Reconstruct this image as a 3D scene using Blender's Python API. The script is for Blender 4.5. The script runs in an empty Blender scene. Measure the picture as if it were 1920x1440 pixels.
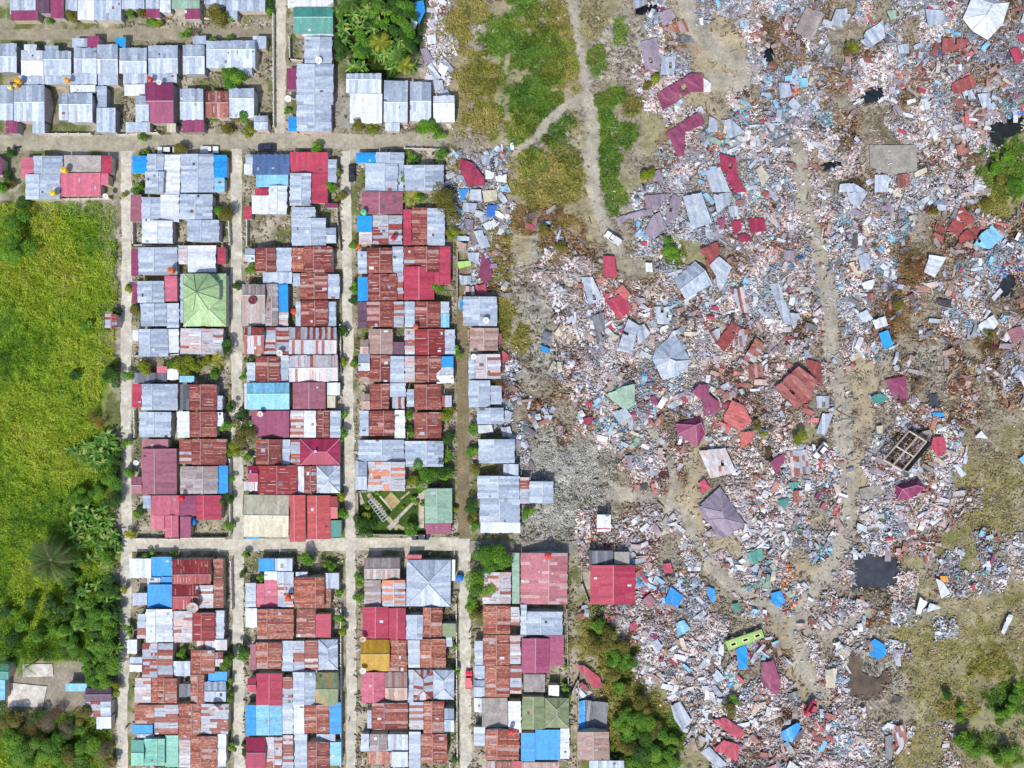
import bpy, math, random
import numpy as np
from mathutils import Vector
S = bpy.context.scene
C = S.collection
random.seed(7); RNG = np.random.default_rng(11)
R = math.radians
# ---------------------------------------------------------------- camera, world, sun, exposure
M_PX = 0.14            # metres per photo pixel on the ground
H = 200.0              # drone height
cam = bpy.data.cameras.new('camera'); cam.sensor_width = 36; cam.lens = 18*H/(960*M_PX)
cam.clip_start = 1; cam.clip_end = 6000
co = bpy.data.objects.new('camera', cam); C.objects.link(co); co.location = (0, 0, H); S.camera = co
EL, AZ = R(55), R(16)  # sun height; shadows run up the picture and a little to the right
w = bpy.data.worlds.new('World'); S.world = w; w.use_nodes = True
nt = w.node_tree; bg = nt.nodes['Background']; sky = nt.nodes.new('ShaderNodeTexSky')
sky.sky_type = 'NISHITA'; sky.sun_disc = False; sky.sun_elevation = EL; sky.sun_rotation = math.pi+AZ
sky.dust_density = 2.0
nt.links.new(sky.outputs[0], bg.inputs[0]); bg.inputs[1].default_value = 0.15
sl = bpy.data.lights.new('sun', 'SUN'); sl.energy = 3.7; sl.angle = R(0.6); sl.color = (1, 0.965, 0.91)
so = bpy.data.objects.new('sun', sl); C.objects.link(so); so.location = (0, 0, 150)
so.rotation_euler = Vector((math.cos(EL)*math.sin(AZ), math.cos(EL)*math.cos(AZ), -math.sin(EL))).to_track_quat('-Z', 'Y').to_euler()
S.view_settings.view_transform = 'Standard'; S.view_settings.look = 'None'
S.view_settings.exposure = 0.27; S.view_settings.gamma = 1
S.cycles.max_bounces = 5; S.cycles.diffuse_bounces = 3

# ---------------------------------------------------------------- helpers
def P(px, py, z=0.0):
    k = M_PX*(1-z/H)
    return ((px-960)*k, (720-py)*k, z)
def lin(c, k=0.74):
    return tuple(k*((v/255/12.92) if v/255 <= 0.04045 else ((v/255+0.055)/1.055)**2.4) for v in c[:3])
def hsh(ix, iy, seed):
    n = (ix.astype(np.int64)*374761393 + iy.astype(np.int64)*668265263 + seed*974634777) & 0xffffffff
    n = ((n ^ (n >> 13))*1274126177) & 0xffffffff
    return ((n ^ (n >> 16)) & 0xffff)/65535.0
def vnoise(x, y, seed=0):
    x = np.asarray(x, float); y = np.asarray(y, float)
    ix = np.floor(x); iy = np.floor(y); fx = x-ix; fy = y-iy
    fx = fx*fx*(3-2*fx); fy = fy*fy*(3-2*fy)
    a = hsh(ix, iy, seed); b = hsh(ix+1, iy, seed); c = hsh(ix, iy+1, seed); d = hsh(ix+1, iy+1, seed)
    return a+(b-a)*fx+(c-a)*fy+(a-b-c+d)*fx*fy
def fbm(x, y, seed=0, o=4):
    s = 0; a = 0.5
    for i in range(o):
        s = s+a*vnoise(x*2**i, y*2**i, seed+i); a *= 0.5
    return s/(1-0.5**o)

def link(o, parent=None):
    C.objects.link(o)
    if parent is not None: o.parent = parent
    return o
def npmesh(name, V, F, k, cols=None, mat=None, uv=None):
    """V (n,3); F (m,k) faces all with k corners; cols (n,4)."""
    me = bpy.data.meshes.new(name); V = np.asarray(V, np.float32); F = np.asarray(F, np.int32)
    me.vertices.add(len(V)); me.vertices.foreach_set('co', V.ravel())
    me.loops.add(F.size); me.loops.foreach_set('vertex_index', F.ravel())
    me.polygons.add(len(F)); me.polygons.foreach_set('loop_start', np.arange(0, F.size, k, dtype=np.int32))
    me.update(calc_edges=True)
    if cols is not None:
        a = me.color_attributes.new('Col', 'FLOAT_COLOR', 'POINT')
        a.data.foreach_set('color', np.asarray(cols, np.float32).ravel())
    if uv is not None:
        u = me.uv_layers.new(name='UV'); u.data.foreach_set('uv', np.asarray(uv, np.float32)[F.ravel()].ravel())
    if mat: me.materials.append(mat)
    return me
class MB:
    """collects polygons with a colour (and uv) per face into one mesh"""
    def __init__(s): s.v = []; s.f = []; s.c = []; s.u = []
    def face(s, pts, col, uv=None):
        i = len(s.v); s.v += [tuple(p) for p in pts]; s.f.append(list(range(i, i+len(pts))))
        if len(col) == 3: col = (*col, 0)
        s.c += [col]*len(pts); s.u += uv if uv else [(p[0], p[1]) for p in pts]
    def prism(s, pts, t, col, uv=None, col2=None):
        """pts: top polygon ccw from above; t: thickness downward"""
        lo = [(p[0], p[1], p[2]-t) for p in pts]; n = len(pts); c2 = col2 or col
        s.face(pts, col, uv); s.face(lo[::-1], c2)
        for i in range(n):
            j = (i+1) % n; s.face([pts[i], lo[i], lo[j], pts[j]], c2)
    def box(s, cx, cy, z0, sx, sy, sz, col, rot=0, top=1.0):
        ca, sa = math.cos(rot), math.sin(rot)
        def q(x, y, z): return (cx+x*ca-y*sa, cy+x*sa+y*ca, z)
        a, b = sx/2, sy/2; T = [q(-a*top, -b*top, z0+sz), q(a*top, -b*top, z0+sz), q(a*top, b*top, z0+sz), q(-a*top, b*top, z0+sz)]
        B = [q(-a, -b, z0), q(a, -b, z0), q(a, b, z0), q(-a, b, z0)]
        s.face(T, col); s.face(B[::-1], col)
        for i in range(4):
            j = (i+1) % 4; s.face([B[i], B[j], T[j], T[i]], col)
    def bar(s, a, b, r, col, n=5, r2=None):
        a = Vector(a); b = Vector(b); d = (b-a); 
        if d.length < 1e-5: return
        q = d.to_track_quat('Z', 'Y'); r2 = r if r2 is None else r2
        A = [a+q@Vector((r*math.cos(t*2*math.pi/n), r*math.sin(t*2*math.pi/n), 0)) for t in range(n)]
        B = [b+q@Vector((r2*math.cos(t*2*math.pi/n), r2*math.sin(t*2*math.pi/n), 0)) for t in range(n)]
        for i in range(n):
            j = (i+1) % n; s.face([A[i], A[j], B[j], B[i]], col)
        s.face(B, col); s.face(A[::-1], col)
    def lathe(s, cx, cy, prof, col, n=12, cols=None):
        for k in range(len(prof)-1):
            (r0, z0), (r1, z1) = prof[k], prof[k+1]
            for i in range(n):
                t0, t1 = 2*math.pi*i/n, 2*math.pi*(i+1)/n
                s.face([(cx+r0*math.cos(t0), cy+r0*math.sin(t0), z0), (cx+r0*math.cos(t1), cy+r0*math.sin(t1), z0),
                        (cx+r1*math.cos(t1), cy+r1*math.sin(t1), z1), (cx+r1*math.cos(t0), cy+r1*math.sin(t0), z1)], cols[k] if cols else col)
    def mesh(s, name, mat, smooth=False):
        me = bpy.data.meshes.new(name); me.from_pydata(s.v, [], s.f); 
        a = me.color_attributes.new('Col', 'FLOAT_COLOR', 'POINT'); a.data.foreach_set('color', np.array(s.c, np.float32).ravel())
        u = me.uv_layers.new(name='UV'); idx = [i for f in s.f for i in f]
        u.data.foreach_set('uv', np.array(s.u, np.float32)[idx].ravel())
        me.materials.append(mat)
        if smooth: me.polygons.foreach_set('use_smooth', [True]*len(s.f))
        return me
    def obj(s, name, mat, parent=None, smooth=False):
        return link(bpy.data.objects.new(name, s.mesh(name, mat, smooth)), parent)

# ---------------------------------------------------------------- materials
def mat(name, rough=0.8, metal=0.0, var=0.25, scale=0.35, fine=3.0, streak=False, mottle=False, bump=0.0, translucent=0.0, spec=0.3, bumpscale=2.0, uvn=True):
    m = bpy.data.materials.new(name); m.use_nodes = True; n = m.node_tree; N = n.nodes; L = n.links
    b = N['Principled BSDF']; b.inputs['Roughness'].default_value = rough; b.inputs['Metallic'].default_value = metal
    b.inputs['Specular IOR Level'].default_value = spec
    at = N.new('ShaderNodeAttribute'); at.attribute_name = 'Col'
    tc = N.new('ShaderNodeTexCoord'); src = tc.outputs['Object']
    if streak: src = tc.outputs['UV']
    mp = N.new('ShaderNodeMapping'); L.new(src, mp.inputs[0])
    if streak: mp.inputs['Scale'].default_value = (5.0, 0.55, 1)
    n1 = N.new('ShaderNodeTexNoise'); n1.inputs['Scale'].default_value = 1.0 if streak else scale; n1.inputs['Detail'].default_value = 6; n1.inputs['Roughness'].default_value = 0.65
    L.new(mp.outputs[0], n1.inputs[0])
    n2 = N.new('ShaderNodeTexNoise'); n2.inputs['Scale'].default_value = fine; n2.inputs['Detail'].default_value = 4; L.new(src, n2.inputs[0])
    mr = N.new('ShaderNodeMapRange'); mr.inputs['From Min'].default_value = 0.3; mr.inputs['From Max'].default_value = 0.7
    mr.inputs['To Min'].default_value = 1-var; mr.inputs['To Max'].default_value = 1+var*0.6; L.new(n1.outputs['Fac'], mr.inputs[0])
    mr2 = N.new('ShaderNodeMapRange'); mr2.inputs['From Min'].default_value = 0.3; mr2.inputs['From Max'].default_value = 0.7
    mr2.inputs['To Min'].default_value = 1-var*0.6; mr2.inputs['To Max'].default_value = 1+var*0.4; L.new(n2.outputs['Fac'], mr2.inputs[0])
    mu = N.new('ShaderNodeMath'); mu.operation = 'MULTIPLY'; L.new(mr.outputs[0], mu.inputs[0]); L.new(mr2.outputs[0], mu.inputs[1])
    vm = N.new('ShaderNodeVectorMath'); vm.operation = 'SCALE'; L.new(at.outputs['Color'], vm.inputs[0]); L.new(mu.outputs[0], vm.inputs['Scale'])
    out = vm.outputs[0]
    if mottle:   # rust blotches, strength kept in the alpha of the sheet's own colour
        n3 = N.new('ShaderNodeTexNoise'); n3.inputs['Scale'].default_value = 1.6; n3.inputs['Detail'].default_value = 5; n3.inputs['Roughness'].default_value = 0.7
        m3 = N.new('ShaderNodeMapping'); m3.inputs['Scale'].default_value = (1.6, 0.8, 1); L.new(tc.outputs['UV'], m3.inputs[0]); L.new(m3.outputs[0], n3.inputs[0])
        ad = N.new('ShaderNodeMath'); ad.operation = 'ADD'; L.new(n3.outputs['Fac'], ad.inputs[0]); L.new(at.outputs['Alpha'], ad.inputs[1])
        r3 = N.new('ShaderNodeMapRange'); r3.inputs['From Min'].default_value = 0.92; r3.inputs['From Max'].default_value = 1.08; L.new(ad.outputs[0], r3.inputs[0])
        mx = N.new('ShaderNodeMix'); mx.data_type = 'RGBA'; L.new(r3.outputs[0], mx.inputs['Factor']); L.new(out, mx.inputs['A'])
        rp = N.new('ShaderNodeMix'); rp.data_type = 'RGBA'; rp.inputs['A'].default_value = (*lin((196, 112, 84)), 1); rp.inputs['B'].default_value = (*lin((206, 176, 168)), 1)
        L.new(n2.outputs['Fac'], rp.inputs['Factor']); L.new(rp.outputs['Result'], mx.inputs['B'])
        out = mx.outputs['Result']
    L.new(out, b.inputs['Base Color'])
    if bump:
        bp = N.new('ShaderNodeBump'); bp.inputs['Strength'].default_value = bump; bp.inputs['Distance'].default_value = 0.15
        n4 = N.new('ShaderNodeTexNoise'); n4.inputs['Scale'].default_value = bumpscale; n4.inputs['Detail'].default_value = 5; L.new(src, n4.inputs[0])
        L.new(n4.outputs['Fac'], bp.inputs['Height']); L.new(bp.outputs[0], b.inputs['Normal'])
    if translucent:
        t = N.new('ShaderNodeBsdfTranslucent'); L.new(out, t.inputs[0]); ms = N.new('ShaderNodeMixShader'); ms.inputs[0].default_value = translucent
        L.new(b.outputs[0], ms.inputs[1]); L.new(t.outputs[0], ms.inputs[2]); L.new(ms.outputs[0], N['Material Output'].inputs[0])
    return m
M_ROOF = mat('painted_sheet_metal', 0.55, 0, 0.3, streak=True, mottle=True, bump=0.25, bumpscale=0.9, fine=1.3, spec=0.35)
M_WALL = mat('rendered_wall', 0.9, 0, 0.2, 0.8, 4)
M_GROUND = mat('soil', 0.95, 0, 0.34, 0.25, 1.6, bump=0.8, bumpscale=1.1, spec=0.15)
M_ROAD = mat('worn_concrete', 0.85, 0, 0.32, 0.3, 1.1, bump=0.15, spec=0.2)
M_RUB = mat('broken_masonry', 0.85, 0, 0.15, 1.0, 4, spec=0.2)
M_LEAF = mat('leaf', 0.6, 0, 0.2, 0.3, 2, translucent=0.22, spec=0.25)
M_BARK = mat('bark', 0.9, 0, 0.3, 2, 8)
M_CAR = mat('car_paint', 0.25, 0.0, 0.03, 1, 2, spec=0.5)
M_GLASS = mat('dark_glass', 0.08, 0, 0.02, 1, 2, spec=0.6)
M_PLAS = mat('tank_plastic', 0.45, 0, 0.1, 1, 2)
M_TARP = mat('tarpaulin', 0.4, 0, 0.1, 0.8, 2.5, bump=0.7, bumpscale=1.2)
M_CONC = mat('bare_concrete', 0.9, 0, 0.35, 0.5, 2.5, bump=0.2)
M_WATER = mat('pond_water', 0.09, 0, 0.45, 0.12, 0.5, spec=0.5)

# ---------------------------------------------------------------- labels: every thing gets one that singles it out
LM = [('octagonal pavilion', 382, 565), ('red pickup', 879, 1274), ('diamond garden', 740, 950), ('giant palm', 95, 1050), ('ochre roofed house', 705, 1228),
      ('dark blue panelled roof', 500, 310), ('big bright blue roof', 1020, 1395), ('teal roofed house', 587, 40), ('overturned white pickup', 1148, 448), ('concrete frame ruin', 1697, 843),
      ('brown pond', 1625, 1265), ('dark square pond', 1640, 1075), ('fallen lime wall', 1397, 1198), ('curved maroon roof', 1275, 165), ('plum hip roof', 1300, 790),
      ('large pale hip roof', 1255, 665), ('rusty cross roof', 1790, 430), ('mauve hip roof', 1352, 970), ('grey mud pile', 1050, 890), ('mint house', 290, 1410),
      ('yellow palm', 770, 372), ('white hip wreck', 1845, 35), ('plum twin roof', 1703, 915), ('burnt concrete roof', 155, 308), ('long grey hall', 935, 935),
      ('crimson lone house', 1149, 1096), ('concrete slab in the rubble', 1672, 300), ('round green tree', 833, 375), ('blue tarp by the brown pond', 1646, 1215), ('forked footpath', 1105, 190),
      ('large rust wreck', 1497, 722), ('field hut', 208, 602), ('jungle palms', 710, 85), ('paired white street cars', 360, 280)]
DIRS = ['east', 'northeast', 'north', 'northwest', 'west', 'southwest', 'south', 'southeast']
PEND = []
def tag(o, cat, look, px=None, py=None, group=None, kind=None, label=None):
    o['category'] = cat
    if group: o['group'] = group
    o['kind'] = kind or 'thing'
    if label: o['label'] = label
    else: PEND.append((o, look, px, py))
    return o
def finish_labels():
    used = {}; B = {}
    for o, look, px, py in PEND:
        c = sorted(LM, key=lambda l: math.hypot(px-l[1], py-l[2]))
        l = c[0] if math.hypot(px-c[0][1], py-c[0][2]) > 12 else c[1]
        d = math.hypot(px-l[1], py-l[2]); a = math.atan2(l[2]-py, px-l[1])
        B.setdefault((look, DIRS[int(round(a/(math.pi/4))) % 8], l[0]), []).append((d, o))
    W = ['', 'second ', 'third ', 'fourth ', 'fifth ', 'sixth ', 'seventh ', 'eighth ', 'ninth ', 'tenth ', 'eleventh ', 'twelfth ', 'thirteenth ', 'fourteenth ', 'fifteenth ']
    for (look, dr, lm), L in B.items():
        L.sort(key=lambda t: t[0])
        for i, (d, o) in enumerate(L):
            if len(L) == 1: o['label'] = f'{look} {dr} of the {lm}'
            else: o['label'] = f"{'nearest ' if i == 0 else (W[i] if i < 15 else str(i+1)+'th ')}{look} {dr} of the {lm}"
def struct(o): o['kind'] = 'structure'; return o

# ---------------------------------------------------------------- what lies where, 40 photo pixels to a letter
RIGHT = """wo,oo,..g.b.tbbwbbn.c.bbwbbn
wo,goo..,,wntttwnpb..b.wbbnb
woogoo.g,,wbtttbnnb.nwbbcpbb
bo,gggo.,,wbttttbbnnwwppwpnb
uoogggo.g.wwttt.bcn.wwnwcpbb
uo.ogg,.g.gww.cpbbcn.kwwwpcc
o,.go,,gg.gnwccwbwwn.kwwpwpg
uubboo,,g..bwccbwpt..wwpwnkk
uubooooo,ggbbccbbwt.nwbbww.g
uubooooo,.bbbbccpwtbbbbbwngg
uubnonoo,.bbbbbcpwtbwbc.nppn
uubbo,nn..bwg.bppctbwcn.npbb
uucb,wwwn..b.npwbwtbwb.nnbbc
uubb,,wwppnw.bbbbwtbwbn.pwbk
uuno,,wwwppbwbwbbbttbnn.bwkn
uucoo,wwwbwbwwppwntbwn..nbnw
uuub,,wwwwbbwwpppw.twb.,n.np
uuub,.wwwwbbwppwp.ppt..,nnnb
uuubn.npcccwwcppwn.ptw..kn.n
uuub.n.pcccnwpppwp.bt.wpnn..
uuuub,n.wcw.twpppg.w.bnncs.s
uuuubmmm.pw.twppwwcwtwbnwsss
uuuuummm,.p.t.wpwwcwtwwpwsss
uuuuumm,.,ttt.wwwwbtwwwwwpss
uuuummmp,,.ttwwwwc.twbwwpsss
uuuu,,,ppwp.,ttwwbctbwppssbb
uuuuuuupwcp..twcctt.kks.bbbw
uuuuuuuuuwcbc.tccwt.kkwsbbwb
uuuuuuunpwwwb..cttpwwnbbbwps
uuuuuuuoopwwww..ttwww,ssbsss
uuuuuuuooowwww.cnt.ww.bsssss
uuuuuuugoowwwwc.ptwb,,sssgss
uuuuuuucgogwwwwcptbw,,.ssssg
uuuuuuubgggobwwwnppww..sssgg
uuuuuuubggggwwppwwcbwww.psss
uuuuuuuugggggwbppwwwww.spsgg""".split('\n')
GRID = []
for j in range(36):
    y = 20+40*j; L = ''
    for i in range(20):
        x = 20+40*i
        if x < 220 and y > 380: ch = 'f'
        elif 640 < x < 760 and y < 150: ch = 'j'
        elif x > 760 and y < 110: ch = 'w' if x > 780 else 'j'
        else: ch = 'u'
        L += ch
    if 31 <= j <= 33: L = '.....'+L[5:]
    assert len(RIGHT[j]) == 28, (j, len(RIGHT[j])); GRID.append(L+RIGHT[j])
GRID = np.array([[ord(c) for c in r] for r in GRID])
for j, i, ch in [(1, 33, 't'), (2, 35, 'b'), (3, 35, 'w'), (4, 34, 'w'), (7, 39, 'w'), (8, 38, 'p'), (9, 38, 'w'), (10, 38, 'w'), (11, 38, 'b'), (12, 38, 'p'), (13, 38, 'b'), (14, 38, 'w'), (14, 39, 'b'), (15, 38, 'p'), (16, 39, 'w'), (17, 39, 'p'), (18, 39, 'p'), (19, 39, 'b'),
                 (20, 39, 'w'), (21, 39, 'w'), (22, 39, 'w'), (23, 39, 'p'), (24, 39, 'w'), (25, 39, 'p'), (26, 39, 'p'), (27, 38, 'w'), (28, 37, 'w'), (29, 37, 'p'), (30, 37, 'w'), (31, 38, 'w'), (26, 32, 'w'), (26, 33, 'w'), (27, 34, 'w'), (28, 35, 'c'), (28, 36, 'c'), (20, 31, 'p'), (21, 31, 'p'), (22, 31, 'n'),
                 (23, 29, 'n'), (23, 30, 'p'), (24, 31, 'w'), (25, 32, 'w'), (28, 44, 's'), (28, 45, 's'), (28, 46, 's'), (26, 45, 's'), (27, 47, 's'), (17, 42, 'n'), (16, 40, 'w'), (13, 43, 'p'), (15, 43, 'n'), (15, 44, 'w'), (24, 29, 'p'), (24, 30, 'w'), (25, 29, 'w'), (25, 30, 'p')]:
    GRID[j, i] = ord(ch)
GRID[7:11, 21] = ord('b'); GRID[7:15, 22] = ord('b'); GRID[8:13, 23] = ord('b'); GRID[11:14, 23] = ord('n'); GRID[2:6, 20] = ord('w')
def cell(px, py, j=16):
    px = np.asarray(px, float); py = np.asarray(py, float)
    qx = px+(fbm(px/45, py/45, 5, 3)-0.5)*2.2*j; qy = py+(fbm(px/45, py/45, 9, 3)-0.5)*2.2*j
    return GRID[np.clip((qy//40).astype(int), 0, 35), np.clip((qx//40).astype(int), 0, 47)]
GC = {'f': (118, 142, 40), 'o': (160, 150, 122), 'g': (150, 146, 112), '.': (158, 150, 134), ',': (168, 165, 154), 's': (150, 142, 108), 'w': (158, 150, 138), 'b': (150, 145, 134),
      'p': (150, 138, 122), 'c': (154, 147, 134), 'n': (138, 120, 94), 't': (172, 160, 134), 'm': (170, 170, 160), 'k': (120, 112, 92), 'u': (152, 146, 124), 'j': (44, 62, 20)}
GT = np.zeros((256, 3)); 
for k_, v_ in GC.items(): GT[ord(k_)] = lin(v_)
TRACKS = [([(1495, 270), (1508, 380), (1535, 460), (1553, 560), (1560, 650), (1577, 750), (1585, 880), (1595, 980), (1562, 1060), (1520, 1115), (1494, 1180), (1508, 1250), (1545, 1315)], 18),
          ([(1280, -10), (1300, 50), (1345, 95), (1400, 130), (1390, 160), (1330, 150)], 17), ([(1150, 925), (1230, 935), (1285, 975), (1330, 1060), (1395, 1110), (1460, 1150)], 14),
          ([(1210, 800), (1255, 850), (1265, 910), (1250, 940)], 11), ([(1495, 1180), (1560, 1190), (1625, 1150)], 11),
          ([(965, 287), (1000, 262), (1030, 225), (1060, 200), (1100, 180), (1092, 120), (1080, 60), (1075, 0)], 9), ([(1100, 185), (1113, 240), (1108, 300), (1113, 360), (1135, 430), (1160, 470)], 13),
          ([(870, 440), (900, 440)], 1)]
def seg_dist(px, py, pts):
    d = np.full(np.shape(px), 1e9)
    for (x0, y0), (x1, y1) in zip(pts[:-1], pts[1:]):
        vx, vy = x1-x0, y1-y0; t = np.clip(((px-x0)*vx+(py-y0)*vy)/(vx*vx+vy*vy), 0, 1)
        d = np.minimum(d, np.hypot(px-x0-t*vx, py-y0-t*vy))
    return d
def track_w(px, py):
    wgt = np.zeros(np.shape(px)); nn = (fbm(px/14, py/14, 41, 3)-0.5)*9
    for pts, r in TRACKS: wgt = np.maximum(wgt, np.clip((r+2-seg_dist(px, py, pts)+nn*1.3)/6, 0, 1))
    return wgt
ROUGH = np.zeros(256)
for k_, v_ in {'w': 1, 'b': .9, 'p': 1, 'c': 1, 'n': .9, 'm': 1.4, '.': .5, ',': .6, 's': .3, 'o': .5, 'g': .5, 'k': .2}.items(): ROUGH[ord(k_)] = v_
def smooth_rough(px, py):
    s = 0
    for dx in (-22, 0, 22):
        for dy in (-22, 0, 22): s = s+ROUGH[cell(px+dx, py+dy, 0)]
    return s/9
CRK = np.zeros(256)
for k_, v_ in {',': 1, 'm': .5, '.': .45, 'o': .3, 'g': .3}.items(): CRK[ord(k_)] = v_
def smooth_crack(px, py): return (CRK[cell(px, py, 12)]+CRK[cell(px+8, py, 12)]+CRK[cell(px-8, py, 12)])/3
def terrain(px, py):
    px = np.asarray(px, float); py = np.asarray(py, float)
    r = smooth_rough(px, py)*np.clip((px-790)/40, 0, 1)*(1-0.8*track_w(px, py))
    for x0, y0, x1, y1 in ((600, 240, 850, 290), (860, 600, 985, 1010), (850, 1005, 1095, 1045)):   # keep streets flat
        r = r*np.clip(np.maximum(np.maximum(x0-px, px-x1), np.maximum(y0-py, py-y1))/15, 0, 1)
    q = smooth_crack(px, py); rg = np.abs(2*fbm(px/11+2*fbm(px/20, py/20, 3, 2), py/11, 87, 3)-1)
    return -q*1.3*np.clip(1-rg*6, 0, 1)*np.clip((px-840)/20, 0, 1)*(1-track_w(px, py))+r*(1.5*(fbm(px/38, py/38, 21, 4)-0.42)+0.5*(fbm(px/9, py/9, 23, 3)-0.5))
VEG = [(942, 70, 34, 36, 'g'), (1020, 40, 44, 34, 'o'), (990, 15, 30, 22, 'g'), (1010, 100, 60, 50, 'g'), (1055, 110, 34, 60, 'o'), (1000, 190, 50, 60, 'g'), (985, 235, 34, 26, 'o'), (850, 60, 30, 34, 'o'), (895, 145, 36, 42, 'o'), (905, 225, 28, 36, 'o'), (860, 205, 24, 34, 's'),
       (968, 250, 18, 26, 'g'), (1045, 240, 24, 34, 'g'), (1072, 235, 12, 30, 's'), (1035, 330, 62, 64, 'o'), (1000, 300, 26, 26, 'g'), (1010, 410, 56, 28, 'b'), (1040, 455, 26, 34, 'b'), (1132, 240, 18, 60, 'g'), (1140, 310, 24, 66, 'g'), (1150, 370, 20, 30, 'g'), (1170, 250, 22, 26, 'g'), (1120, 110, 18, 24, 'g'),
       (1160, 60, 16, 24, 'g'), (1150, 180, 26, 14, 'g'), (1185, 200, 14, 26, 'o'), (940, 480, 16, 50, 'o'), (940, 600, 20, 50, 'o'), (975, 640, 16, 34, 'o'), (925, 440, 14, 20, 'o'), (880, 20, 30, 22, 'o'), (1060, 20, 24, 22, 's'), (1110, 40, 30, 34, 's'), (850, 300, 14, 20, 'o'),
       (1110, 1200, 36, 40, 'o'), (1150, 1225, 42, 50, 'o'), (1120, 1170, 26, 26, 'g'), (1160, 1290, 40, 40, 'o'), (1190, 1340, 50, 40, 'o'), (1230, 1380, 60, 40, 'g'), (1200, 1430, 60, 30, 'g'), (1170, 1380, 30, 40, 'o'), (1262, 470, 20, 26, 'g'), (1880, 320, 44, 50, 'g'), (1860, 380, 34, 26, 'o'), (1715, 500, 26, 34, 'b'), (1680, 580, 22, 44, 'b'), (1860, 640, 26, 30, 'b'),
       (1890, 1310, 36, 40, 'g'), (1830, 1395, 34, 22, 'g'), (1885, 1415, 26, 20, 'g'), (1800, 1330, 30, 18, 'o'), (1860, 1250, 40, 30, 'o'), (1800, 1210, 60, 50, 's'), (1850, 940, 50, 70, 's'), (1720, 1200, 40, 40, 's'), (1760, 1290, 50, 40, 's'), (1730, 1410, 60, 40, 's')]
VC = {'g': (92, 124, 36), 'o': (124, 124, 46), 's': (150, 142, 96), 'b': (122, 98, 58)}
def veg(px, py, kinds):
    n = (fbm(px/14, py/14, 131, 4)-.5)*1.5; m = np.zeros(np.shape(px))
    for cx, cy, rx, ry, k in VEG:
        if k in kinds: m = np.maximum(m, np.clip((1.08-np.hypot((px-cx)/rx/1.13, (py-cy)/ry/1.13)+n)*5, 0, 1))
    return m*(track_w(px, py) < .4)
def ground_col(px, py):
    c = 0
    for dx, dy in ((-9, 0), (9, 0), (0, 9), (0, -9), (0, 0)): c = c+GT[cell(px+dx, py+dy, 30)]
    c = c/5
    t = .92*track_w(px, py)[..., None]; c = c*(1-t)+np.array(lin((174, 168, 154)))*t
    for pts_, r_ in TRACKS[:5]: d_ = seg_dist(px, py, pts_); c = c*(1-.16*np.exp(-((d_-r_*.45)/1.4)**2))[..., None]
    c = c*(.84+.34*fbm(px/30, py/30, 171, 4)+.2*(fbm(px/6, py/6, 172, 3)-.5))[..., None]
    # grass creeping over yards and verges, cracked grey earth in the middle
    ch = cell(px, py, 16); u = (ch == ord('u')); n = fbm(px/22, py/22, 61, 4)
    g = np.where(u, np.clip((n-0.56)*9, 0, 0.8), 0)[..., None]; c = c*(1-g)+np.array(lin((98, 112, 50)))*g
    l = np.where(u, np.clip((0.44-n)*9, 0, 0.7), 0)[..., None]; c = c*(1-l)+np.array(lin((196, 188, 172)))*l
    o = (ch == ord('o')) | (ch == ord('g')); n2 = fbm(px/16, py/16, 71, 4)
    for k_ in 'sbog': g = .85*veg(px, py, k_)[..., None]; c = c*(1-g)+np.array(lin(VC[k_]))*g
    s_ = (ch == ord('s')); g = np.where(s_, np.clip((n-0.52)*8, 0, 0.8), 0)[..., None]; c = c*(1-g)+np.array(lin((120, 122, 66)))*g
    g = np.where(s_, np.clip((0.42-n2)*8, 0, 0.7), 0)[..., None]; c = c*(1-g)+np.array(lin((176, 166, 136)))*g
    return c
# ---------------------------------------------------------------- ground
nx, ny = 560, 430
gx = np.linspace(-90, 2010, nx); gy = np.linspace(-75, 1515, ny); GX, GY = np.meshgrid(gx, gy)
TZ = terrain(GX, GY); GCOL = ground_col(GX, GY)
PONDS = [([(1596, 1040), (1625, 1032), (1690, 1040), (1688, 1100), (1655, 1108), (1596, 1105)], (76, 80, 90), 'dark still water filling the square pond in the rubble'),
         ([(1584, 1213), (1615, 1215), (1618, 1262), (1645, 1272), (1668, 1250), (1672, 1275), (1652, 1310), (1586, 1312)], (122, 106, 88), 'brown muddy water of the bent pond'),
         ([(1622, 168), (1656, 160), (1662, 180), (1648, 190), (1622, 196), (1612, 188)], (44, 54, 64), None), ([(1850, 232), (1880, 222), (1925, 212), (1925, 240), (1885, 262), (1870, 285), (1850, 270)], (48, 50, 48), None),
         ([(1738, 732), (1756, 736), (1768, 768), (1745, 770)], (84, 86, 94), None), ([(1188, 14), (1235, 5), (1242, 22), (1192, 28)], (32, 32, 38), None),
         ([(1868, 540), (1890, 508), (1908, 520), (1900, 556), (1872, 558)], (54, 56, 58), None), ([(1540, 306), (1580, 298), (1582, 310), (1545, 322)], (40, 42, 48), None),
         ([(1432, 85), (1450, 78), (1452, 118), (1434, 122)], (36, 36, 40), None), ([(1432, 832), (1446, 830), (1448, 862), (1434, 866)], (84, 76, 44), None), ([(1672, 1300), (1692, 1305), (1686, 1318), (1668, 1316)], (104, 98, 92), None)]
def inpoly(px, py, pts):
    c = np.zeros(np.shape(px), bool); n = len(pts)
    for i in range(n):
        (x0, y0), (x1, y1) = pts[i], pts[(i+1) % n]
        with np.errstate(divide='ignore', invalid='ignore'):
            c ^= ((y0 > py) != (y1 > py)) & (px < (x1-x0)*(py-y0)/((y1-y0) or 1e-9)+x0)
    return c
pond_mask = np.zeros(TZ.shape, bool)
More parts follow.
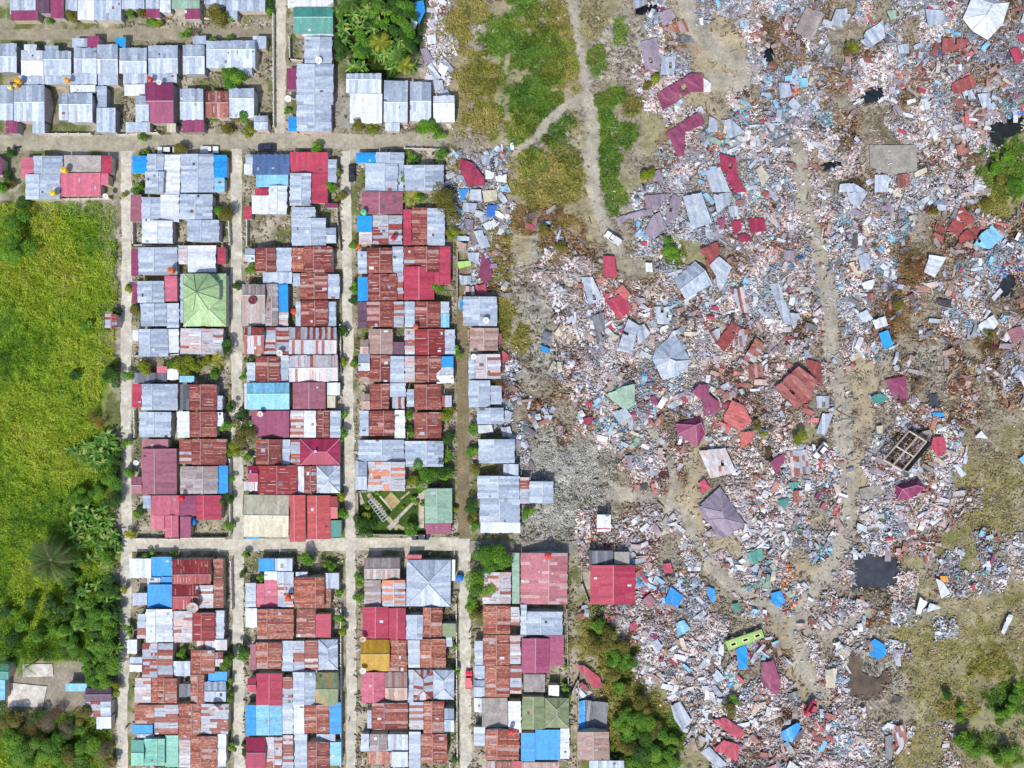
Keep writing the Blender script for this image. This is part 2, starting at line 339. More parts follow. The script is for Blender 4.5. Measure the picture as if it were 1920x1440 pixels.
for pts, _, _ in PONDS:
    cx = sum(p[0] for p in pts)/len(pts); cy = sum(p[1] for p in pts)/len(pts)
    m_ = inpoly(GX, GY, [(cx+(x-cx)*1.06, cy+(y-cy)*1.06) for x, y in pts]); TZ[m_] = np.minimum(TZ[m_], -.35)-.25; pond_mask |= m_; GCOL[m_] *= .62
GCOL[inpoly(GX, GY, PONDS[1][0])] *= 0.9
V = np.stack([(GX-960)*M_PX, (720-GY)*M_PX, TZ], -1).reshape(-1, 3)
I = np.arange(nx*ny).reshape(ny, nx); F = np.stack([I[1:, :-1], I[1:, 1:], I[:-1, 1:], I[:-1, :-1]], -1).reshape(-1, 4)
cols = np.concatenate([GCOL.reshape(-1, 3), np.ones((nx*ny, 1))], 1)
struct(link(bpy.data.objects.new('ground', npmesh('ground', V, F, 4, cols, M_GROUND))))
b = MB(); b.face([(-2500, -2500, -1.2), (2500, -2500, -1.2), (2500, 2500, -1.2), (-2500, 2500, -1.2)], lin((140, 138, 100))); struct(b.obj('terrain', M_GROUND))
for pts, c, lb in PONDS:
    b = MB(); Z = -0.12; n = len(pts); ring = []
    for i in range(n):
        (x0, y0), (x1, y1) = pts[i], pts[(i+1) % n]
        for t in [k/12 for k in range(12)]:
            X_, Y_ = x0+(x1-x0)*t, y0+(y1-y0)*t; am = 4 if lb and 'bent' in lb else 1.1*min(8, .22*max(p[0] for p in pts)-.22*min(p[0] for p in pts))
            ring.append((X_+am*2*(float(fbm(np.array(X_/7.), np.array(Y_/7.), 311, 4))-.5), Y_+am*2*(float(fbm(np.array(X_/7.), np.array(Y_/7.), 312, 4))-.5)))
    b.face([P(x, y, Z) for x, y in ring[::-1]], lin(c, 0.6)); o = b.obj('pond_water', M_WATER); struct(o)
# heights under arbitrary photo points
def gz(px, py): 
    z = float(terrain(np.array([px]), np.array([py]))[0]); return z

# ---------------------------------------------------------------- roads
def road(name, pts, wpx, col, z=0.02, jit=1.5, mt=None):
    b = MB(); L = []
    for (x0, y0), (x1, y1) in zip(pts[:-1], pts[1:]):
        n = max(1, int(math.hypot(x1-x0, y1-y0)/13))
        for i in range(n): L.append((x0+(x1-x0)*i/n, y0+(y1-y0)*i/n))
    L.append(pts[-1]); E = []
    for i, (x, y) in enumerate(L):
        a = L[max(0, i-1)]; c = L[min(len(L)-1, i+1)]; dx, dy = c[0]-a[0], c[1]-a[1]; l = math.hypot(dx, dy) or 1
        w0 = wpx/2+random.uniform(-jit, jit); w1 = wpx/2+random.uniform(-jit, jit)
        E.append(((x-dy/l*w0, y+dx/l*w0), (x+dy/l*w1, y-dx/l*w1)))
    for (a0, a1), (b0, b1) in zip(E[:-1], E[1:]):
        k = random.uniform(0.93, 1.05); q = [P(*a0), P(*a1), P(*b1), P(*b0)]; q = [(p[0], p[1], z) for p in q]
        if (q[1][0]-q[0][0])*(q[2][1]-q[1][1])-(q[1][1]-q[0][1])*(q[2][0]-q[1][0]) < 0: q = q[::-1]
        b.prism(q, 0.3, tuple(v*k for v in col))
    return struct(b.obj(name, mt or M_ROAD))
RC = lin((208, 203, 190)); RG = lin((172, 166, 148)); RB = lin((136, 124, 98)); RK = lin((204, 198, 182))
road('street', [(-60, 66), (200, 64), (515, 64)], 20, lin((158, 150, 130)), 0.020)
road('street', [(527, -40), (527, 70), (524, 255)], 19, RK, 0.028)
road('street', [(-60, 268), (240, 268), (520, 264), (700, 266), (835, 262)], 29, RG, 0.036)
road('street', [(237, 283), (238, 500), (236, 800), (238, 1000), (236, 1130), (230, 1300), (229, 1480)], 20, RC, 0.048)
road('street', [(443, 279), (443, 500), (444, 760), (446, 1000), (447, 1250), (450, 1480)], 21, RC, 0.056)
road('street', [(648, 283), (651, 500), (654, 800), (657, 1000), (659, 1250), (658, 1480)], 19, RC, 0.064)
road('street', [(866, 430), (867, 600), (868, 800), (870, 1010)], 22, RB, 0.072, 2, M_GROUND)
road('street', [(871, 1010), (872, 1200), (874, 1480)], 21, RC, 0.080)
road('street', [(246, 1021), (440, 1022), (700, 1020), (860, 1020)], 24, RK, 0.088)
road('street', [(880, 1024), (1000, 1026), (1095, 1025)], 23, lin((150, 147, 138)), 0.14, 1.5)
road('path', [(1077, 1034), (1078, 1200), (1079, 1300), (1077, 1480)], 13, lin((168, 158, 136)), 0.030, 2)

# ---------------------------------------------------------------- houses
TL = {'a': (0, 0, 4.8), 'b': (220, 0, 4.8), 'c': (500, 0, 4.8), 'd': (235, 270, 4.5714), 'e': (235, 570, 4.5714), 'f': (235, 800, 4.5714), 'g': (235, 1125, 4.5714),
      'h': (650, 270, 4.5714), 'i': (650, 570, 4.5714), 'j': (650, 800, 4.5714), 'k': (650, 1125, 4.5714), 'l': (0, 260, 4.8), 'm': (220, 1020, 4.5714), 'n': (960, 0, 4), 'o': (1440, 0, 4),
      'p': (960, 360, 4), 'q': (1440, 360, 4), 'r': (960, 720, 4), 's': (1440, 720, 4), 't': (960, 1080, 4), 'u': (1440, 1080, 4), 'v': (0, 1170, 5.3333), 'z': (0, 0, 1)}
# colour families: name, list of (weight, sRGB, rust mottling 0..0.6)
FAM = {
 'g': ('grey', [(5, (184, 198, 217), 0), (4, (170, 185, 207), .06), (3, (198, 211, 227), 0), (1, (158, 171, 190), .14)]),
 'w': ('white', [(5, (226, 234, 246), 0), (3, (212, 222, 236), 0), (2, (240, 243, 250), .03)]),
 'd': ('dark grey', [(3, (96, 102, 116), .1), (2, (122, 128, 142), .1), (1, (70, 74, 84), 0)]),
 'r': ('rust red', [(6, (136, 66, 60), .36), (4, (152, 82, 72), .4), (2, (116, 56, 50), .32), (1, (164, 104, 90), .4), (1, (188, 150, 146), .2)]),
 'h': ('dark red', [(5, (148, 52, 58), .28), (4, (162, 62, 64), .3), (1, (128, 46, 50), .3)]),
 'o': ('orange rust', [(5, (152, 78, 58), .42), (4, (168, 96, 72), .46), (2, (138, 62, 50), .4), (1, (188, 160, 156), .3)]),
 'x': ('rust and grey', [(3, (146, 70, 64), .34), (5, (176, 186, 202), .2), (1, (206, 196, 196), .2), (1, (164, 96, 80), .3)]),
 'q': ('rust speckled', [(4, (196, 196, 206), .3), (2, (212, 190, 188), .3), (1, (168, 104, 92), .3), (1, (218, 222, 230), .2)]),
 'Q': ('tan', [(4, (176, 148, 140), .3), (3, (164, 134, 126), .34), (2, (188, 164, 156), .3)]),
 'y': ('weathered grey', [(4, (166, 156, 156), .3), (3, (150, 138, 138), .34), (2, (182, 178, 182), .26)]),
 'i': ('orange patched', [(4, (194, 198, 208), .16), (3, (222, 146, 118), .2), (1, (180, 110, 90), .3)]),
 'm': ('maroon', [(5, (142, 60, 100), 0), (3, (148, 66, 106), 0)]), 't': ('dark plum', [(4, (96, 70, 92), 0), (2, (106, 78, 100), .1)]),
 'a': ('mauve', [(4, (166, 104, 122), .05), (3, (158, 98, 116), .1)]), 'A': ('rose', [(4, (170, 84, 120), 0), (3, (164, 80, 116), 0)]),
 'c': ('crimson', [(4, (188, 68, 94), .04), (3, (178, 60, 86), .06)]), 'M': ('deep crimson', [(4, (160, 42, 80), .04), (3, (168, 48, 86), .06)]),
 'p': ('pink', [(4, (208, 112, 134), .08), (3, (200, 106, 128), .12)]), 'R': ('salmon red', [(4, (204, 92, 94), .08), (3, (192, 88, 92), .14)]),
 'u': ('bright blue', [(4, (26, 158, 240), 0), (3, (30, 150, 232), 0)]), 'l': ('light blue', [(4, (128, 196, 232), 0), (3, (142, 204, 236), 0)]),
 'U': ('royal blue', [(1, (40, 110, 200), 0)]), 'n': ('dark blue', [(3, (84, 112, 160), .1), (2, (92, 122, 170), .1)]),
 'e': ('teal', [(4, (72, 146, 136), 0), (2, (78, 152, 142), .04)]), 'k': ('mint', [(4, (128, 196, 178), .04), (3, (140, 204, 186), .06)]),
 'G': ('grey green', [(4, (146, 180, 160), .04), (3, (154, 186, 168), .06)]), 'j': ('light green', [(4, (172, 204, 150), 0), (3, (166, 198, 142), .08)]), 'L': ('lime', [(1, (176, 222, 112), 0)]),
 'v': ('olive green', [(4, (136, 150, 112), .26), (3, (124, 140, 104), .32), (1, (164, 140, 96), .3)]), 'b': ('cream', [(4, (208, 202, 180), .05), (3, (200, 194, 172), .08)]),
 'z': ('ochre yellow', [(4, (190, 150, 40), .12), (2, (178, 138, 38), .2)]), 's': ('concrete', [(3, (176, 170, 166), .16), (3, (160, 154, 152), .2)]),
 'T': ('grey mauve', [(4, (158, 146, 164), .04), (3, (148, 136, 154), .08)]), 'D': ('rusty pink', [(4, (196, 126, 134), .3), (3, (182, 116, 124), .34), (1, (204, 168, 172), .3)]), 'K': ('black', [(1, (46, 48, 58), 0)]), 'O': ('orange', [(1, (236, 160, 40), 0)])}
def pick(fam, rnd):
    L = FAM[fam][1]; t = rnd.random()*sum(x[0] for x in L)
    for wgt, c, a in L:
        t -= wgt
        if t <= 0: break
    k = rnd.uniform(0.86, 1.09); return (*[min(0.9, v*k) for v in lin(c)], max(0, a+rnd.uniform(-.04, .04)))
def sheets(b, A, B_, C_, D, fam, rnd, run=None, w=0.78, ln=2.6, ragged=0.12):
    """slope from top edge A->B_ down to bottom edge D->C_ laid with overlapping sheets"""
    A, B_, C_, D = map(Vector, (A, B_, C_, D))
    W = max((B_-A).length, (C_-D).length); Ls = max((D-A).length, (C_-B_).length)
    if W < 0.05 or Ls < 0.05: return
    n = max(1, round(W/w)); m = max(1, round(Ls/ln)); uo = rnd.uniform(0, 90)
    plain = fam in 'mcMupRAaltkeGjbzs'
    rowc = [pick(fam, rnd) for _ in range(m)]; rag = 0 if plain else ragged
    for i in range(n):
        t0, t1 = i/n, (i+1)/n; a0 = A.lerp(B_, t0); a1 = A.lerp(B_, t1); d0 = D.lerp(C_, t0); d1 = D.lerp(C_, t1)
        ex = rnd.uniform(-rag, rag)/Ls; up = rnd.uniform(0, 0.02); cc = pick(fam, rnd); voff = rnd.uniform(-.3, .3)/m if m > 1 else 0
        for k in range(m):
            s0 = k/m+(voff if k else 0); s1 = (k+1)/m+(voff if k < m-1 else ex)
            q = [a0.lerp(d0, s0), a0.lerp(d0, s1), a1.lerp(d1, s1), a1.lerp(d1, s0)]
            z = up+0.012*(m-k); q = [Vector((p.x, p.y, p.z+z)) for p in q]
            c = cc if rnd.random() < (0.5 if fam in 'xqi' else 0.75) else pick(fam, rnd)
            uv = [(uo+t0*W, s0*Ls), (uo+t0*W, s1*Ls), (uo+t1*W, s1*Ls), (uo+t1*W, s0*Ls)]
            b.prism(q, 0.05, c, uv)
            if rnd.random() < (.03 if plain else .06) and fam != 'j':
                f0 = rnd.uniform(.05, .6); g0 = q[0].lerp(q[1], f0); g1 = q[0].lerp(q[1], f0+rnd.uniform(.15, .4)); sd = (q[3]-q[0])*rnd.uniform(.4, 1.1); u3 = Vector((0, 0, .05))
                b.face([g0+u3, g1+u3, g1+sd+u3, g0+sd+u3], pick(rnd.choice('wgdrqgy'), rnd), [(0, 0)]*4)
            if fam in 'rhoxQyqi' and rnd.random() < .6:
                A0, A1 = q[3], q[2]; f0, f1 = sorted((rnd.uniform(0, .35), rnd.uniform(.6, 1))); g0 = A0.lerp(A1, f0); g1 = A0.lerp(A1, f1); sd = (q[0]-q[3]).normalized()*rnd.uniform(.1, .2)
                pc = lin(rnd.choice([(196, 156, 146), (180, 130, 116), (206, 184, 178), (170, 112, 98)])); u3 = Vector((0, 0, .02))
                b.face([g0+sd+u3, g1+sd+u3, g1+u3, g0+u3], pc, [(0, 0)]*4)
def slope_poly(b, pts, fam, rnd, edge=None):
    """planar hip face; pts start with the two top points (may coincide); sheets run down the slope"""
    pts = [Vector(p) for p in pts]; U = [pts[0]]
    for p in pts[1:]:
        if (p-U[-1]).length > .05: U.append(p)
    if len(U) < 3: return
    e = Vector(edge) if edge else (pts[2]-pts[3]); e.z = 0
    if e.length < .1: return
    ux, uy = e.x/e.length, e.y/e.length; o = pts[3]
    q0 = [((p.x-o.x)*ux+(p.y-o.y)*uy, -(p.x-o.x)*uy+(p.y-o.y)*ux, p.z) for p in U]; ld = random.Random(1)
    a_, b_, c_ = q0[0], q0[1], q0[2]
    det = (b_[0]-a_[0])*(c_[1]-a_[1])-(c_[0]-a_[0])*(b_[1]-a_[1])
    if abs(det) < 1e-3: return
    gx_ = ((b_[2]-a_[2])*(c_[1]-a_[1])-(c_[2]-a_[2])*(b_[1]-a_[1]))/det; gy_ = ((b_[0]-a_[0])*(c_[2]-a_[2])-(c_[0]-a_[0])*(b_[2]-a_[2]))/det
    u = min(p[0] for p in q0); mu = max(p[0] for p in q0); uo = rnd.uniform(0, 60)
    while u < mu-.02:
        u1 = min(u+.8, mu); q = [(p[0], p[1]) for p in q0]
        for lim, sg in ((u, 1), (u1, -1)):
            r = []
            for i in range(len(q)):
                A, B_ = q[i], q[(i+1) % len(q)]; da = (A[0]-lim)*sg; db = (B_[0]-lim)*sg
                if da >= 0: r.append(A)
                if da*db < 0: t = da/(da-db); r.append((A[0]+(B_[0]-A[0])*t, A[1]+(B_[1]-A[1])*t))
            q = r
            if len(q) < 3: break
        if len(q) >= 3:
            ar = sum(q[i][0]*q[(i+1) % len(q)][1]-q[(i+1) % len(q)][0]*q[i][1] for i in range(len(q)))
            if ar < 0: q = q[::-1]
            l = rnd.uniform(0, .015)
            b.prism([(o.x+a*ux-c*uy, o.y+a*uy+c*ux, a_[2]+(a-a_[0])*gx_+(c-a_[1])*gy_+l) for a, c in q], .05, pick(fam, rnd), [(uo+a, c) for a, c in q])
        u = u1
CAP = {'w': (244, 246, 250), 'g': (208, 216, 228)}
def tri_or_quad(b, pts, fam, rnd):
    """hip faces: pts = [top0, top1, bottom1, bottom0] (top0==top1 for triangles)"""
    slope_poly(b, [pts[0], pts[1], pts[2], pts[3]], fam, rnd)
def panel(root, wall, x0, y0, x1, y1, typ, ridge, fam, h, rnd, wc):
    eave = h if h else (2.6 if typ == 'F' else 2.9)+rnd.uniform(-.12, .25)
    if typ in 'WENS' and not h: eave = 2.45+rnd.uniform(-.1, .2)
    name = 'roof'; b = MB(); caps = None
    spanx = abs(x1-x0)*M_PX; spany = abs(y1-y0)*M_PX
    Q = lambda x, y, z: P(x, y, z)
    ins = 1.6   # wall inset, photo px
    def wallbox(pts, zs):
        lo = [Q(x, y, 0) for x, y in pts]; hi = [Q(x, y, z-0.06) for (x, y), z in zip(pts, zs)]
        lo = [(a[0], a[1], -0.3) for a in hi]; n = len(pts)
        for i in range(n):
            j = (i+1) % n; wall.face([lo[i], lo[j], hi[j], hi[i]], wc)
        wall.face(hi, wc)
    X0, X1, Y0, Y1 = x0+ins, x1-ins, y0+ins, y1-ins
    if typ == 'F' and fam == 's':
        b.prism([Q(x0, y1, eave), Q(x1, y1, eave), Q(x1, y0, eave), Q(x0, y0, eave)], 0.18, pick('s', rnd))
        wallbox([(X0, Y1), (X1, Y1), (X1, Y0), (X0, Y0)], [eave-0.15]*4); return b.obj('flat_roof', M_CONC, root)
    if typ in 'FWENS':
        d = {'F': .12, 'W': .09, 'E': .09, 'N': .1, 'S': .1}[typ]
        if typ in 'FS':   # falls to the south, sheets run north-south
            zt = eave+(0.12 if typ == 'F' else min(1.0, spany*d)); zb = eave
            sheets(b, Q(x0, y0, zt), Q(x1, y0, zt), Q(x1, y1, zb), Q(x0, y1, zb), fam, rnd); zs = [zb, zb, zt, zt]
        elif typ == 'N':
            zt = eave+min(1.0, spany*d); zb = eave; sheets(b, Q(x1, y1, zt), Q(x0, y1, zt), Q(x0, y0, zb), Q(x1, y0, zb), fam, rnd); zs = [zt, zt, zb, zb]
        elif typ == 'W':
            zt = eave+min(.8, spanx*d); zb = eave; sheets(b, Q(x1, y0, zt), Q(x1, y1, zt), Q(x0, y1, zb), Q(x0, y0, zb), fam, rnd); b.v = b.v; zs = [zb, zt, zt, zb]
        else:
            zt = eave+min(.8, spanx*d); zb = eave; sheets(b, Q(x0, y1, zt), Q(x0, y0, zt), Q(x1, y0, zb), Q(x1, y1, zb), fam, rnd); zs = [zt, zb, zb, zt]
        wallbox([(X0, Y1), (X1, Y1), (X1, Y0), (X0, Y0)], zs)
        name = 'lean_to_roof'
    elif typ == 'V':
        rx = ridge if ridge else (x0+x1)/2; rz = eave+min(1.5, 0.34*max(rx-x0, x1-rx)*M_PX)
        zl = rz-(rx-x0)*M_PX*0.32; zr = rz-(x1-rx)*M_PX*0.32; zl = max(zl, 1.9); zr = max(zr, 1.9)
        sheets(b, Q(rx, y0, rz), Q(rx, y1, rz), Q(x0, y1, zl), Q(x0, y0, zl), fam, rnd)
        sheets(b, Q(rx, y1, rz), Q(rx, y0, rz), Q(x1, y0, zr), Q(x1, y1, zr), fam, rnd)
        wallbox([(X0, Y1), (rx, Y1), (X1, Y1), (X1, Y0), (rx, Y0), (X0, Y0)], [zl, rz-.03, zr, zr, rz-.03, zl])
        caps = [((rx, y0, rz), (rx, y1, rz))]
    elif typ == 'H':
        ry = ridge if ridge else (y0+y1)/2; rz = eave+min(1.7, 0.36*max(ry-y0, y1-ry)*M_PX)
        zn = max(1.9, rz-(ry-y0)*M_PX*0.34); zs_ = max(1.9, rz-(y1-ry)*M_PX*0.34)
        sheets(b, Q(x1, ry, rz), Q(x0, ry, rz), Q(x0, y0, zn), Q(x1, y0, zn), fam, rnd)
        sheets(b, Q(x0, ry, rz), Q(x1, ry, rz), Q(x1, y1, zs_), Q(x0, y1, zs_), fam, rnd)
        wallbox([(X0, Y1), (X1, Y1), (X1, ry), (X1, Y0), (X0, Y0), (X0, ry)], [zs_, zs_, rz-.03, zn, zn, rz-.03])
        caps = [((x0, ry, rz), (x1, ry, rz))]
    elif typ == 'P':
        m = min(x1-x0, y1-y0)/2; rz = eave+min(2.0, m*M_PX*0.36)
        if x1-x0 > y1-y0: A = (x0+m, (y0+y1)/2); Bq = (x1-m, (y0+y1)/2)
        else: A = ((x0+x1)/2, y0+m); Bq = ((x0+x1)/2, y1-m)
        a = Q(*A, rz); c = Q(*Bq, rz); NW, NE, SE, SW = Q(x0, y0, eave), Q(x1, y0, eave), Q(x1, y1, eave), Q(x0, y1, eave)
        if x1-x0 > y1-y0:
            for q in ([c, a, NW, NE], [a, c, SE, SW], [a, a, SW, NW], [c, c, NE, SE]): tri_or_quad(b, [q[0], q[1], q[2], q[3]], fam, rnd)
        else:
            for q in ([a, a, NW, NE], [c, c, SE, SW], [a, c, SW, NW], [c, a, NE, SE]): tri_or_quad(b, [q[0], q[1], q[2], q[3]], fam, rnd)
        wallbox([(X0, Y1), (X1, Y1), (X1, Y0), (X0, Y0)], [eave]*4)
        caps = [((*A, rz), (*Bq, rz)), ((*A, rz), (x0, y0, eave)), ((*Bq, rz), (x1, y1, eave))]
        caps += [((*A, rz), (x0, y1, eave)), ((*Bq, rz), (x1, y0, eave))] if x1-x0 > y1-y0 else [((*A, rz), (x1, y0, eave)), ((*Bq, rz), (x0, y1, eave))]
    o = b.obj(name, M_ROOF, root)
    if fam in 'uU' and typ in 'FWS': o.name = 'awning'
    if caps:
        c_ = MB(); k = FAM[fam][1][0][1]; cc = lin(tuple(min(255, v*.55+110) for v in k), 0.8)
        for p0, p1 in caps:
            A = Vector(P(*p0)); Bv = Vector(P(*p1)); A.z += .07; Bv.z += .07
            if (Bv-A).length > 0.3: c_.bar(A, Bv, 0.13, cc, 4)
        if c_.v: c_.obj('ridge_cap', M_ROOF, o)
    return o
